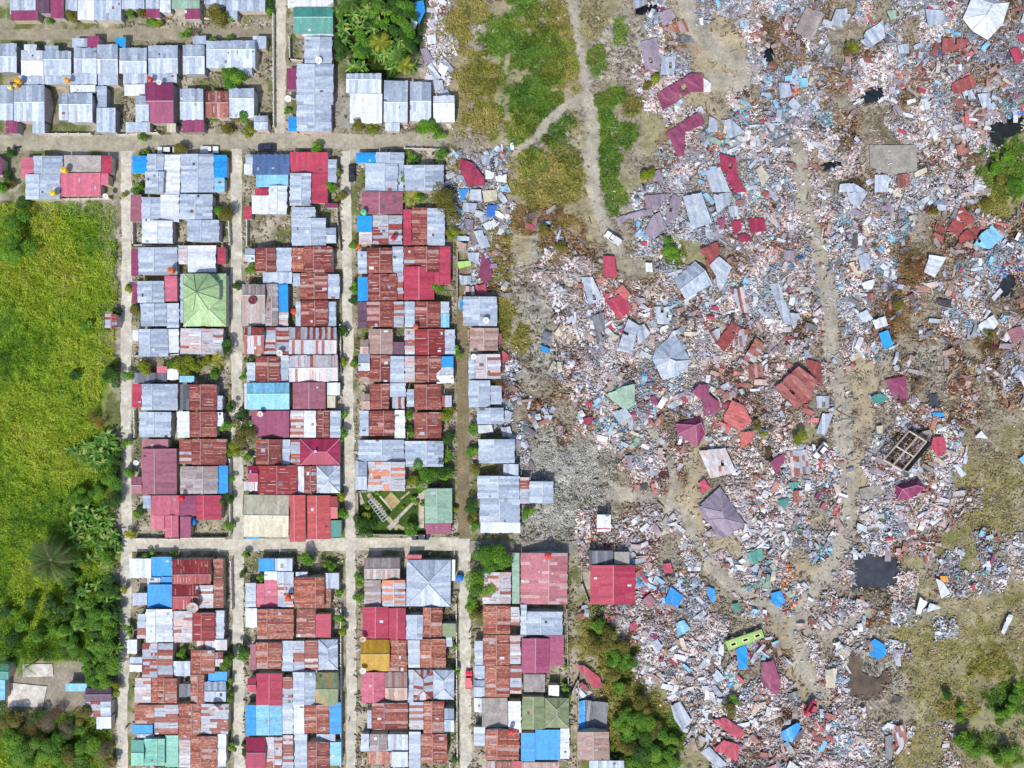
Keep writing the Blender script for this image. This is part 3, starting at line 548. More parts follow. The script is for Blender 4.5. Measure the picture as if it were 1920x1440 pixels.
HOUSES = """
a|90,0,325,125,Sg;100,95,340,185,Sm
a|320,0,445,120,St;455,0,575,165,Sm
a|590,0,695,100,Sg;700,0,845,180,Sw;845,0,1090,180,Sg
a|1070,0,1300,80,Sg
b|255,0,375,80,Sg;260,80,380,160,Sm;380,0,480,110,Fw
b|490,0,740,80,SG;610,78,745,170,Sm
b|780,0,975,40,Sg
b|980,0,1330,100,Sg;990,100,1080,180,Fg
c|190,0,600,66,Sw
c|240,66,595,305,H@155e;320,305,600,330,Sw
a|0,390,150,650,H@510g
a|190,455,385,680,H@550w;215,400,330,490,Vw;160,680,400,760,Sg
a|390,455,640,680,H@535g;405,410,520,490,Vg;405,682,640,760,Sg
a|650,345,785,430,Sg;785,325,890,440,Fm;665,430,870,660,H@530g;640,660,870,760,Sg
a|875,400,1060,670,H@535g;880,670,1060,765,Sg
a|1040,335,1130,420,Su;1075,430,1320,660,H@550g;1110,660,1325,755,Sg
a|1335,410,1600,660,H@530g;1330,662,1590,745,Sg
a|1735,325,1855,400,Ng;1645,402,1840,670,H@510g
b|800,365,1240,610,H@445g;1000,605,1210,670,Sg
b|1220,325,1340,440,Sg
a|0,765,120,1085,H@935g;55,1085,160,1200,Sm
a|125,765,400,1090,H@920g;290,1090,400,1200,Sg
a|530,845,610,1080,H@940g
a|615,840,830,1100,H@940g;635,765,860,838,Sw
a|870,970,1040,1190,Sg;870,775,960,965,Wg
a|1120,760,1305,860,Sw;1220,862,1340,1095,H@945g;1130,1100,1350,1190,Sg
a|1310,745,1560,1110,H@910m;1500,1112,1580,1190,Sb
a|1620,800,1830,1080,H@920g;1640,1082,1835,1190,Sm
b|795,820,1000,1060,H@925r
b|1005,795,1230,1060,H@885g
b|1230,1040,1355,1170,H@1105g
c|340,330,590,570,V@475g
c|268,575,600,940,V@430g;180,615,266,805,Wm
c|270,942,580,1180,V@430g;195,1050,268,1180,Wu
c|715,660,1030,840,H@715g;750,842,1040,1110,Sw
c|1055,725,1270,1100,H@920g;1070,1102,1200,1180,Sg
c|1290,735,1480,1090,H@910g
c|1500,860,1690,1100,H@930w
l|190,170,298,350,Wp;300,155,565,318,V@380g
l|575,150,908,300,Fs;912,150,1005,315,Ec
l|230,320,540,545,V@350g;545,310,905,520,Sp;908,315,975,420,Fp
l|-120,170,15,330,Wm
d|60,100,183,250,Wu;185,85,330,232,V@260g;332,90,470,430,Ew;170,235,330,425,V@280g
d|475,85,758,415,V@620g;760,95,870,283,Eu;760,286,850,415,El
d|45,435,138,665,Wa;140,455,300,670,V@215g;302,432,460,665,Ew
d|465,430,745,645,V@600g
d|145,655,405,850,V@275w
d|530,650,805,835,V@650g
d|50,900,110,1130,Wm;112,885,445,1120,V@245g
d|455,870,533,1030,Wq;535,870,775,1100,Ew;790,885,860,1030,Ec
d|60,1190,100,1360,Wm;102,1175,333,1360,V@225g;335,1130,445,1350,Ep
e|130,-5,353,190,V@245g;355,-5,460,205,Eg
e|60,225,113,320,Ww;115,215,365,450,V@210g;367,215,460,420,Ew
e|470,210,840,430,V@650q
e|270,535,355,590,Fp;360,555,455,650,Sw;465,615,590,670,Sl
e|80,590,355,675,Sd
e|60,685,138,885,Wc;140,685,450,910,V@230g
e|550,690,783,910,V@645r;785,785,835,905,Eg;470,690,548,910,Sd
e|120,925,390,1140,V@245g
e|555,925,783,1140,V@645r;445,920,550,1145,Ww;785,930,840,1050,Ew
f|140,190,440,580,V@250a;50,430,138,570,Ha;145,108,370,188,Sa
f|465,110,568,320,Wx;570,105,865,325,V@645r
f|470,340,793,575,V@665y;795,335,880,575,Eu
f|150,590,218,700,Wg;220,590,465,760,Np;220,762,335,885,Sp;340,762,455,950,Vp
f|470,590,608,765,Em;610,590,825,800,V@670c;470,770,560,945,Sm
m|105,125,290,290,Fw;292,112,468,280,Su;375,282,468,345,Su;260,347,468,545,Su;255,288,370,344,Sg;130,420,255,525,Fg
m|470,130,800,345,H@262h;470,350,695,560,H@450h;700,355,820,550,Eq;825,130,910,550,Er
m|245,560,475,845,V@325w;175,600,243,720,Wg;170,722,243,810,Wq
m|480,575,643,845,Wq;645,590,838,830,V@720h;840,570,915,810,Eg
m|85,820,168,940,Ww;215,850,475,1145,V@345x;110,970,213,1030,Fg;105,1035,210,1095,Fw
m|630,912,835,1110,V@715o;680,820,940,910,Sq;840,925,905,1050,Hq;480,1005,626,1130,Sg
m|150,1150,288,1360,Wq;290,1150,510,1360,Vo
m|530,1200,628,1310,Fd;630,1120,745,1380,Vo;747,1180,930,1350,Hg;780,1095,940,1175,Su;745,1352,840,1380,So
g|80,900,248,1060,Wo;250,900,455,1150,Ex;55,1070,235,1145,Su
g|460,890,648,1165,V@570o;650,890,885,1145,Ex
g|50,1200,158,1420,Hk;160,1190,338,1420,V@270k;100,1150,250,1188,Sg;340,1160,455,1430,Ek
g|460,1150,558,1440,Wq;560,1170,788,1440,V@650o;790,1150,865,1425,Ew
d|1030,90,1093,170,Wg;1095,90,1408,262,Nn;1120,264,1395,370,Sl;1020,172,1090,260,Fw
d|1410,70,1735,248,Sc;1592,250,1735,505,Ec;1410,250,1590,530,V@1510g;1737,130,1810,325,Eg;1710,507,1820,545,Em
d|1085,442,1228,600,Sw;1230,355,1385,600,V@1300w;1110,380,1226,440,Nc;1020,535,1083,645,Wc
d|1425,540,1630,633,Vg;1425,635,1720,870,V@1590g;1722,720,1805,850,Hg
d|1025,895,1110,1010,Hg;1112,890,1288,1095,V@1210r;1290,890,1425,1110,Eg
d|1430,890,1528,1095,Wo;1530,880,1775,1100,V@1615r
d|1180,1100,1430,1198,Sg;1000,1200,1198,1560,H@1295y;1200,1200,1308,1560,Vy;1310,1205,1395,1440,Fu;1310,1442,1395,1560,Eq
d|1435,1110,1498,1220,Wg;1500,1105,1733,1330,V@1620r;1735,1115,1835,1325,Eg
e|1460,-20,1503,190,Wg;1505,-30,1735,190,V@1625r;1737,-20,1805,190,Eg
e|1020,200,1188,430,H@270x;1190,200,1400,430,V@1290x
e|1402,200,1810,430,H@308x
e|1040,500,1113,665,Wg;1115,450,1328,665,V@1225r;1330,440,1400,665,Eg
e|1402,440,1820,665,H@548q
e|1045,675,1405,905,H@770l;1020,680,1043,900,Fw
e|1435,672,1715,900,Va;1730,675,1840,785,Fw;1730,787,1800,890,Fb
e|1085,915,1405,1145,Sm;1070,1035,1083,1140,Fw
e|1415,915,1528,1145,Wq;1530,915,1635,1145,Ew;1640,915,1753,1145,Vr;1755,915,1845,1145,Eg
e|1120,1160,1338,1375,V@1228r;1340,1160,1410,1375,Eg
e|1415,1160,1498,1380,Wx;1500,1155,1840,1380,PM
f|1050,335,1138,470,HM;1140,335,1478,580,V@1300h;1015,472,1135,550,Fq
f|1480,340,1533,570,Fw;1535,340,1638,570,Vr;1640,335,1840,570,Pg
f|1015,585,1400,945,H@760b;1040,947,1150,965,Fu
f|1405,585,1545,985,V@1450R;1560,590,1758,965,V@1640R;1760,600,1820,790,HR;1760,805,1850,945,Fe
m|1210,125,1345,233,Fu;1350,125,1500,238,Sg
m|1100,335,1188,540,Wg;1190,340,1258,540,Wp;1260,310,1373,545,Ep;1375,345,1510,540,Ex;1260,235,1370,308,Fw;1372,240,1510,343,Fg
m|1515,285,1775,550,V@1700o;1777,387,1830,548,Eo;1780,250,1900,385,Fg;1530,240,1630,283,Sg
m|1100,550,1198,715,Fw;1200,560,1510,815,V@1285o
m|1535,560,1698,800,Wr;1700,600,1830,800,Ec
m|1140,860,1188,1080,Wa;1190,845,1408,1070,V@1290o;1410,830,1508,1090,Eg
m|1510,830,1603,1110,Wx;1605,830,1723,1110,Ex;1725,820,1890,1080,Pg
m|1115,1150,1188,1270,Hc;1190,1110,1413,1385,Vc;1415,1140,1503,1360,Ex
m|1505,1100,1698,1380,Vg;1700,1100,1890,1380,H@1245v
g|1030,900,1118,1160,Wu;1120,900,1343,1160,Vl;1345,885,1438,1150,Eg
g|1440,885,1533,1150,Ww;1535,900,1748,1140,V@1640o;1750,880,1850,1150,Eu
g|1035,1180,1203,1440,HM;1205,1175,1343,1440,Vq;1345,1160,1440,1440,Ex
g|1450,1150,1558,1440,Wg;1560,1218,1753,1440,V@1640r;1640,1150,1800,1215,Fg;1755,1220,1850,1420,El
h|80,75,243,163,Wu;245,70,490,163,Vg;160,165,440,400,V@325g;442,165,490,400,Eg
h|495,180,830,400,V@670g
h|130,405,480,600,V@280a
h|90,615,218,753,Wu;220,610,358,860,Wx;360,610,475,860,Ex;105,755,217,860,Wq
h|485,560,553,868,Wc;555,545,688,865,Wr;690,550,840,870,Eg
h|95,920,173,1110,Wg;175,890,390,1105,V@285r;392,880,485,1110,Eg
h|490,885,583,1048,Wx;585,880,793,1098,V@685r;795,880,890,1205,Ec;490,1050,750,1335,Vc;752,1100,793,1205,Fc
h|95,1140,183,1345,Fu;185,1115,430,1340,V@285r;432,1105,485,1335,Ex
i|95,-20,173,205,Wt;175,-20,400,195,V@285r;402,-20,490,200,Ex
i|495,-20,583,200,Wg;585,-20,803,200,V@690r;805,80,880,200,Fl;805,-20,880,78,Eg
i|190,215,395,430,VQ;115,305,188,430,HQ;397,325,490,430,Ft
i|495,210,583,430,Wq;585,215,838,435,V@700h;840,220,930,430,Eg
i|100,430,198,573,H@510g;200,440,370,665,V@290r;372,445,495,670,Eg;105,575,198,665,Wo
i|500,445,583,670,Wq;585,445,813,670,V@700r;815,450,915,543,Fu;770,545,915,680,H@615w
i|200,685,363,900,V@298r;125,765,198,905,HQ;365,680,505,798,Eg;390,800,495,900,Fx
i|515,730,578,880,Wg;580,690,810,905,V@685r;815,785,900,885,Fx
i|110,915,188,1130,Wg;190,915,408,1130,V@318r;410,910,500,1150,Ew
i|580,930,810,1150,V@688r
i|100,1165,495,1345,V@302g
i|500,1175,830,1395,V@685g
j|75,300,173,545,H@430g;175,300,500,550,V@375i
j|670,530,905,828,V@775G;680,830,895,920,Sm
z|683,1047,750,1086,Hy;716,1088,760,1137,Vi;683,1088,714,1137,Wy
z|762,1050,845,1137,Pg;847,1049,853,1088,Fw;762,1041,790,1048,Fc
k|135,60,358,330,Vc;360,70,505,340,Vc
k|510,130,653,340,V@600g;655,65,818,320,V@718o;820,200,935,315,Fv
k|120,340,368,610,H@465z;370,345,515,610,Vo
k|525,345,628,580,Wg;630,335,850,580,V@725o;852,320,905,400,Eg
k|130,620,328,880,Vp;330,620,520,860,H@755Q
k|525,600,573,880,Wg;575,600,738,860,Px;740,600,920,850,Pg
k|175,945,213,1100,Wg;215,885,525,1110,V@322r
k|535,875,658,1110,Wx;660,870,835,1148,V@730o;837,930,920,1130,Hg
k|120,1150,190,1300,Wg;195,1150,348,1298,Vy;350,1150,525,1298,Sg;175,1300,383,1410,So;385,1300,525,1430,Sg
k|535,1130,633,1440,Wg;635,1150,860,1400,V@735o
z|868,556,932,611,V@899g;862,563,867,580,Wu
i|1055,205,1300,400,VQ,2.0
i|1100,430,1320,640,V@1200q;1045,460,1098,645,Wg
i|1045,655,1233,885,V@1130g;1235,700,1330,860,Eg
i|1115,890,1345,1030,Vg
i|1130,1160,1440,1365,V@1265g
j|1120,423,1480,617,V@1300g;1340,320,1470,420,Fg;1140,619,1485,818,Vg;1150,820,1490,910,Fw
j|1485,435,1563,660,Ex;1565,470,1770,655,V@1680g
z|905,1073,958,1132,V@936q;960,1037,974,1132,WG
z|976,1037,1064,1133,V@1029D
k|1170,50,1403,290,V@1287o;1405,60,1480,215,Eq
k|1490,40,1543,300,Wg;1545,100,1850,298,V@1665g;1490,300,1870,328,Sd
k|1095,350,1168,555,Wg;1170,300,1398,560,V@1285o;1400,305,1490,550,Eq
k|1500,330,1738,625,VA;1740,300,1860,560,EA
k|1095,565,1183,688,Wg;1185,565,1398,830,V@1280o;1400,560,1500,800,Ex;1090,690,1183,830,H@750g
k|1520,640,1700,790,Fs;1730,730,1820,820,Fw
k|1095,840,1158,960,Fw;1160,840,1380,1090,Fs;1385,870,1495,1140,Ew
k|1505,830,1698,1110,V@1600v;1700,840,1905,1095,Pv
k|1090,1090,1185,1250,Wg;1190,1110,1480,1370,V@1290o
k|1495,1140,1613,1385,Wu;1615,1112,1828,1370,Su;1830,1100,1910,1360,Ew
k|1190,1382,1270,1445,Sy;1272,1385,1420,1445,Sr;1422,1382,1498,1445,Sc;1500,1390,1820,1445,SQ
t|490,1170,730,1380,VQ
t|580,1385,840,1445,Sg
z|1107,1060,1191,1133,V@1150c;1104,1033,1150,1058,Fd;1152,1035,1180,1058,Fs
v|835,777,1003,925,Wx;1005,777,1110,925,Eg;965,930,1110,1050,Sw
v|655,595,870,672,Fl
v|855,640,1115,772,Ht
v|-60,560,50,760,Wl;-60,400,85,555,He
z|197,589,220,615,Vx
z|1119,965,1145,997,Fw;1119,990,1144,997,Fc
z|683,1160,700,1185,Fx
"""
BLK = [('north edge row', -50, -10, 560, 42), ('upper street row', -50, 60, 515, 160), ('lower street row', -50, 155, 515, 262), ('corner plot by the jungle palms', 530, -10, 860, 262),
       ('strip above the field', -50, 285, 222, 380), ('first upper block', 240, 280, 432, 1010), ('second upper block', 450, 280, 642, 1010), ('third upper block', 660, 280, 858, 1010), ('rubble edge row', 858, 290, 1050, 1010),
       ('first lower block', 232, 1030, 440, 1450), ('second lower block', 448, 1030, 646, 1450), ('third lower block', 664, 1030, 862, 1450), ('fourth lower block', 880, 1030, 1072, 1450), ('far path side', 1073, 1030, 1200, 1450)]
ORD = ['first', 'second', 'third', 'fourth', 'fifth', 'sixth', 'seventh', 'eighth', 'ninth', 'tenth', 'eleventh', 'twelfth', 'thirteenth', 'fourteenth', 'fifteenth', 'sixteenth', 'seventeenth']
WCOL = [(206, 200, 190), (188, 184, 178), (214, 196, 190), (176, 178, 180), (196, 186, 160), (160, 156, 152)]
HB = {}; ROOFTOP = []
for hi_, line in enumerate(l for l in HOUSES.strip().split('\n') if l.strip()):
    t, rest = line.split('|'); ox, oy, k = TL[t]; rnd = random.Random(hi_*13+5); PN = []
    for s in rest.split(';'):
        q = s.split(','); c = q[4]; typ = c[0]; fam = c[-1]; rd = c[2:-1] if '@' in c else None
        x0, y0, x1, y1 = ox+float(q[0])/k, oy+float(q[1])/k, ox+float(q[2])/k, oy+float(q[3])/k
        rg = None
        if rd: rg = ox+float(rd)/k if typ == 'V' else oy+float(rd)/k
        PN.append((x0, y0, x1, y1, typ, rg, fam, float(q[5]) if len(q) > 5 else None))
    cx = (min(p[0] for p in PN)+max(p[2] for p in PN))/2; cy = (min(p[1] for p in PN)+max(p[3] for p in PN))/2
    root = bpy.data.objects.new('house', None); link(root); wl = MB(); wc = lin(rnd.choice(WCOL))
    for p in PN: panel(root, wl, *p, rnd, wc)
    wo = wl.obj('wall', M_WALL, root)
    base = Vector(P(cx, cy)); root.location = base; root.rotation_euler.z = R(rnd.uniform(-.7, .7))
    for ch in root.children: ch.location = -base
    A = {}
    for p in PN: A[p[6]] = A.get(p[6], 0)+(p[2]-p[0])*(p[3]-p[1])
    fs = sorted(A, key=lambda f: -A[f]); look = f'{FAM[fs[0]][0]} roofed house' + (f' with {FAM[fs[1]][0]} annex' if len(fs) > 1 else '')
    bl = next((b_[0] for b_ in BLK if b_[1] <= cx <= b_[3] and b_[2] <= cy <= b_[4]), None)
    root['kind'] = 'thing'; root['category'] = 'house'; root['group'] = 'houses of the surviving settlement'
    rows = bl in ('north edge row', 'upper street row', 'lower street row')
    if bl is None: tag(root, 'house', look, cx, cy, 'houses of the surviving settlement')
    else:
        b_ = next(q for q in BLK if q[0] == bl)
        side = '' if rows or bl in ('corner plot by the jungle palms', 'strip above the field', 'rubble edge row', 'far path side') else ('west ' if cx < (b_[1]+b_[3])/2-3 else 'east ')
        HB.setdefault((bl, side), []).append((cx if rows else cy, root, look))
    ROOFTOP.append((PN, root))
for (bl, side), L in HB.items():
    L.sort(key=lambda t: t[0]); rows = bl in ('north edge row', 'upper street row', 'lower street row')
    for i, (_, o, look) in enumerate(L):
        if rows: o['label'] = f'{look}, {ORD[i]} from west in {bl}'
        elif side: o['label'] = f'{look}, {ORD[i]} down {side}row, {bl}'
        else: o['label'] = f'{look}, {ORD[i]} down in {bl}'
# octagonal pavilion over a green skirt roof
root = bpy.data.objects.new('pavilion', None); link(root); tag(root, 'pavilion', '', label='large pavilion with light green octagonal roof over a square green skirt roof')
rnd = random.Random(3); wl = MB(); bx = P(381, 565); root.location = bx
panel(root, wl, 344, 513, 424, 612, 'P', None, 'j', 3.2, rnd, lin((210, 214, 200)))
panel(root, wl, 338, 514, 343.5, 605, 'W', None, 'g', 2.7, rnd, lin((210, 214, 200)))
b = MB(); cpx, cpy = 377, 547; rr = 37; apex = P(cpx-9, cpy, 8.2); cc_ = []
for i in range(8):
    t0, t1 = R(22.5+45*i), R(67.5+45*i); e0 = P(cpx+rr*math.cos(t0), cpy-rr*math.sin(t0), 5.2); e1 = P(cpx+rr*math.cos(t1), cpy-rr*math.sin(t1), 5.2)
    slope_poly(b, [apex, apex, e1, e0], 'j', rnd) ; cc_.append((apex, e0))
    wl.face([(e0[0]*.999, e0[1], 2.5), (e1[0], e1[1], 2.5), (e1[0], e1[1], 5.15), (e0[0], e0[1], 5.15)], lin((200, 206, 190)))
ro = b.obj('octagonal_roof', M_ROOF, root); c_ = MB()
for a, e in cc_: c_.bar((a[0], a[1], a[2]+.06), (e[0], e[1], e[2]+.06), .09, lin((120, 150, 120)), 4)
c_.obj('ridge_cap', M_ROOF, ro); wl.obj('wall', M_WALL, root)
for ch in root.children: ch.location = (-bx[0], -bx[1], 0)

# ---------------------------------------------------------------- wrecked roofs and sheets in the rubble: (tile, family, points)
WRECKS = """
n|m|1085,700 1340,550 1430,560 1435,690 1340,690 1230,760 1130,830
n|w|1437,580 1490,620 1490,690 1437,690
n|m|1155,990 1400,840 1450,930 1300,990 1290,1170 1240,1170 1180,1030
n|g|1130,420 1230,420 1215,560 1110,560
n|T|960,310 1090,280 1110,520 1000,520
n|d|1230,255 1340,270 1370,325 1250,310
n|o|1150,200 1290,140 1330,240 1200,230
n|T|1110,90 1190,60 1230,130 1130,200
n|g|1450,1280 1560,1250 1640,1440 1500,1440
n|M|1560,1150 1680,1180 1700,1440 1640,1400 1570,1260
n|M|1690,1310 1760,1440 1660,1440
n|g|1480,870 1540,900 1540,990 1470,990
n|g|1570,900 1640,890 1750,990 1630,1040
n|T|1040,1290 1110,1270 1140,1360 1060,1360
n|b|1828,1270 1870,1240 1930,1330 1880,1400
n|g|910,0 1000,0 990,40 910,70
o|y|290,50 430,100 330,300 195,240
o|g|510,70 600,60 620,120 560,210 470,180
o|g|740,230 860,150 880,280 760,360 690,310
o|g|1180,60 1320,80 1330,180 1200,190
o|G|890,80 1000,70 990,130 920,150
o|c|1860,270 1930,250 1930,340
o|c|1810,370 1880,350 1920,440 1860,480
o|h|1310,280 1510,290 1470,360 1300,400
o|h|1380,620 1530,560 1570,640 1440,700 1380,690
o|g|800,1310 910,1310 900,1440 800,1440
o|r|970,1310 1060,1300 1070,1390 970,1410
o|g|540,1380 640,1370 750,1440 530,1440
o|g|80,620 160,620 180,720 90,740
o|g|150,770 190,730 250,790 200,840
o|l|230,590 300,580 300,650 240,655
o|g|970,340 1050,320 1060,400 980,400
o|g|1450,680 1530,670 1560,740 1480,750
o|g|1570,700 1670,700 1670,780 1610,820
o|r|1410,1090 1500,1060 1520,1140 1430,1170
o|x|1070,380 1170,390 1150,440 1060,430
p|T|1000,20 1200,10 1090,130 1010,160
p|T|1205,20 1280,30 1240,190 1155,240 1160,110
p|T|1060,170 1110,150 1160,260 1060,360 990,300
p|T|780,190 1040,120 1060,170 860,200 800,260
p|g|1280,30 1420,0 1500,230 1350,280
p|g|1510,20 1640,0 1640,80 1540,160
p|m|1540,200 1600,190 1590,300 1540,290
p|M|1640,220 1720,210 1720,290 1670,320
p|M|1770,200 1890,190 1910,290 1790,310
p|M|1690,330 1750,310 1810,360 1710,380
p|h|1410,430 1540,370 1560,460 1470,570
p|g|1480,550 1550,480 1650,560 1570,740 1540,740 1530,630
p|c|680,480 770,480 790,640 690,640
p|g|520,640 600,630 680,800 580,850
p|c|700,820 830,750 900,880 810,955
p|R|780,740 830,690 890,770 850,810
p|c|690,760 740,760 700,840 690,900 770,1030 720,1040
p|d|600,930 690,900 700,1110 640,1120
p|g|840,1030 870,950 950,1000 900,1210 790,1190
p|g|942,1000 990,990 1040,1060 942,1150
p|g|1070,860 1180,860 1180,990 1090,990
p|h|1530,1130 1650,970 1720,1020 1590,1200
p|x|1700,1030 1780,1020 1740,1200 1690,1180
p|x|1720,1270 1830,1090 1900,1150 1790,1320
p|x|1640,730 1740,710 1790,910 1710,900
p|x|1480,1060 1560,1010 1560,1120 1500,1130
p|r|1770,1290 1870,1280 1890,1380 1780,1410
p|d|210,1120 240,1040 300,1060 280,1140
p|u|210,1145 280,1175 270,1210 230,1200
p|w|1270,750 1340,700 1390,770 1310,820
p|g|1620,110 1690,100 1700,180 1640,190
p|w|1000,530 1050,530 1055,600 1005,600
p|w|530,655 540,770 570,850 520,680
q|h|1340,280 1390,200 1488,248 1430,330
q|h|1410,170 1450,100 1560,210 1492,246
q|h|1430,340 1486,282 1600,255 1560,340 1440,390
q|h|1240,320 1280,240 1336,282 1310,380
q|l|1600,310 1680,250 1770,340 1660,430 1540,400
q|g|590,0 750,0 690,100 620,90
q|w|1170,600 1210,470 1340,490 1250,640
q|w|1570,1000 1690,920 1730,990 1640,1090
q|u|830,1060 900,1035 940,1150 870,1180
q|g|660,920 740,880 790,950 720,980
q|w|780,960 880,930 900,1000 810,1030
q|g|10,690 80,680 200,1000 120,990
q|g|155,905 230,910 250,960 190,1030
q|g|670,470 760,450 770,580 700,590
q|a|1790,1040 1900,1000 1920,1080 1850,1150
q|K|1270,800 1380,810 1370,860 1280,850
q|K|640,320 675,315 665,425 625,420
q|w|700,680 810,650 780,730 720,730
q|g|1450,760 1510,700 1540,740 1490,810
q|r|740,760 800,750 800,800 750,800
q|T|110,430 190,440 200,520 130,510
z|h|1452,727 1497,686 1532,712 1520,750 1490,765
z|h|1508,672 1540,680 1542,722 1525,710
z|m|1658,712 1698,705 1703,745 1690,758 1678,750
r|m|1410,0 1470,0 1480,80 1560,140 1540,220 1440,240 1430,130 1350,60
r|R|1590,230 1650,120 1740,160 1800,280 1720,350 1590,280
r|R|1720,360 1820,350 1810,420 1710,490
r|q|1400,500 1600,480 1680,660 1490,710
r|c|1380,760 1440,710 1490,780 1400,830
r|T|1390,920 1450,900 1560,990 1600,1160 1520,1100
r|e|1760,1270 1870,1230 1890,1310 1800,1360
r|g|750,210 850,180 900,240 810,300
r|G|700,80 830,20 920,0 920,160 850,200
r|K|960,750 1020,740 1020,780 960,800
r|c|1130,1350 1190,1340 1210,1420 1140,1420
r|T|860,530 900,530 900,650 865,640
r|M|520,260 610,240 600,300 530,300
s|c|1240,400 1320,390 1340,490 1280,550 1220,470
s|g|360,90 460,90 460,180 370,180
s|g|410,220 490,220 430,380 360,370
s|m|10,590 120,510 130,560 60,680
s|x|140,500 290,490 320,660 180,700
s|e|150,740 260,730 180,800
s|x|190,800 260,800 260,910 190,900
s|e|50,880 170,850 130,940
s|u|1230,215 1320,215 1320,245 1240,240
s|w|1390,610 1420,600 1490,680 1450,700
s|e|770,90 840,70 900,100 860,150 790,140
s|w|1550,400 1600,350 1650,410
s|l|1880,560 1930,520 1930,620
s|b|810,310 860,310 860,370 820,370
t|u|1190,80 1285,150 1240,245 1145,190
t|u|1470,80 1520,100 1530,180 1500,200 1470,140
t|u|1680,550 1760,510 1770,690 1700,700
t|m|1870,650 1960,630 2020,800 1990,900 1870,800
t|c|1500,1080 1600,1060 1740,1160 1720,1230 1650,1200
t|c|1590,1230 1720,1270 1680,1390 1510,1300
t|g|1410,1320 1480,1280 1620,1420 1540,1440
t|a|970,190 1030,130 1080,190 1040,250
t|g|1190,970 1260,940 1350,1090 1280,1160 1220,1080
t|g|1040,500 1090,470 1130,530 1080,590
t|w|1220,580 1300,600 1300,640 1220,620
t|g|1500,740 1540,700 1600,770 1540,800
t|c|470,670 540,670 660,760 680,840 600,840 540,740
t|d|550,930 720,950 710,1150 560,1170
t|u|500,940 548,930 553,1150 500,1140
t|l|1230,350 1290,330 1340,400 1240,460
t|c|880,360 930,340 940,400 890,410
t|e|1650,210 1700,200 1710,260 1660,270
u|u|760,500 800,470 880,520 890,580 830,630 760,590
u|u|100,1170 220,1100 250,1130 180,1250 110,1230
u|t|205,1185 260,1150 265,1220 190,1250
u|u|20,130 100,110 130,190 80,240 30,200
u|O|1290,0 1350,0 1350,45 1300,50
u|b|430,700 520,690 500,840 430,840
u|x|940,1130 1020,1110 1050,1250 960,1280
u|d|880,1200 940,1190 930,1380 880,1360
u|w|1260,20 1310,40 1370,130 1300,170
u|w|1750,420 1800,290 1850,285 1770,440
u|d|150,880 230,860 230,920 150,930
u|c|270,980 310,970 300,1020 270,1020
h|M|970,120 1080,160 1180,290 1180,360 1030,360 970,200
h|u|955,390 1055,380 990,490
h|g|1062,390 1150,390 1160,490 1050,480
h|U|1200,525 1290,525 1270,620 1200,630
h|w|1160,690 1260,640 1290,690 1200,740
h|L|940,1010 1060,1000 1070,1040 960,1070
h|m|1160,940 1225,980 1250,1120 1190,1210 1130,1130
h|c|1100,1210 1190,1200 1200,1270 1130,1290
h|g|950,780 1055,790 1050,830 950,830
h|g|1090,750 1180,730 1230,880 1150,900
i|u|1060,160 1160,140 1160,190 1060,190
i|m|1260,270 1330,240 1330,340 1280,360
i|c|1330,400 1390,430 1380,500 1320,500
c|u|1330,20 1410,0 1430,100 1370,220 1340,130
c|g|1440,600 1480,560 1570,700 1510,740
c|g|1480,720 1580,720 1600,820 1520,830
c|w|1440,320 1520,300 1530,390 1450,400
c|g|1530,820 1620,800 1700,920 1600,960
c|g|1300,150 1360,200 1330,280 1290,230
c|T|1380,440 1440,430 1500,540 1430,580
c|w|1560,560 1640,600 1600,690 1540,640
h|g|1150,90 1230,100 1220,180 1160,170
h|w|1190,220 1270,240 1250,300 1190,300
h|w|1270,270 1370,260 1370,330 1280,320
h|g|1000,500 1120,510 1100,590 990,580
h|T|1010,640 1090,650 1080,740 1020,730
h|g|1100,560 1190,590 1160,640 1100,620
h|Q|940,830 1030,850 1020,920 950,920
h|g|1030,930 1140,930 1130,1010 1050,1010
h|g|960,1120 1070,1130 1060,1200 980,1210
h|q|1000,1210 1090,1220 1100,1300 1010,1290
h|b|1160,400 1290,390 1290,480 1180,500
i|g|1350,900 1420,930 1400,1020 1340,1010
i|g|1320,1060 1400,1050 1420,1130 1340,1140
i|w|1120,1040 1240,1030 1260,1100 1130,1110
i|T|1430,1160 1500,1170 1480,1260 1420,1240
"""
TENT = """
o|w|1530,-20 1810,20 1760,180 1650,300 1530,230 1460,140|1640,110 1690,30
p|g|1080,1170 1220,1060 1340,1260 1250,1380 1130,1410 1050,1250|1180,1250 1230,1270
p|g|1210,660 1370,520 1500,690 1310,800|1260,730 1450,590
r|m|1225,300 1415,235 1450,370 1390,480 1240,375|1380,310 1420,290
r|T|1395,920 1560,770 1750,1050 1600,1160 1450,1020|1590,1010 1580,960
s|m|950,760 1130,710 1180,780 1070,860 970,870|1010,790 1120,760
"""
WBOX = []
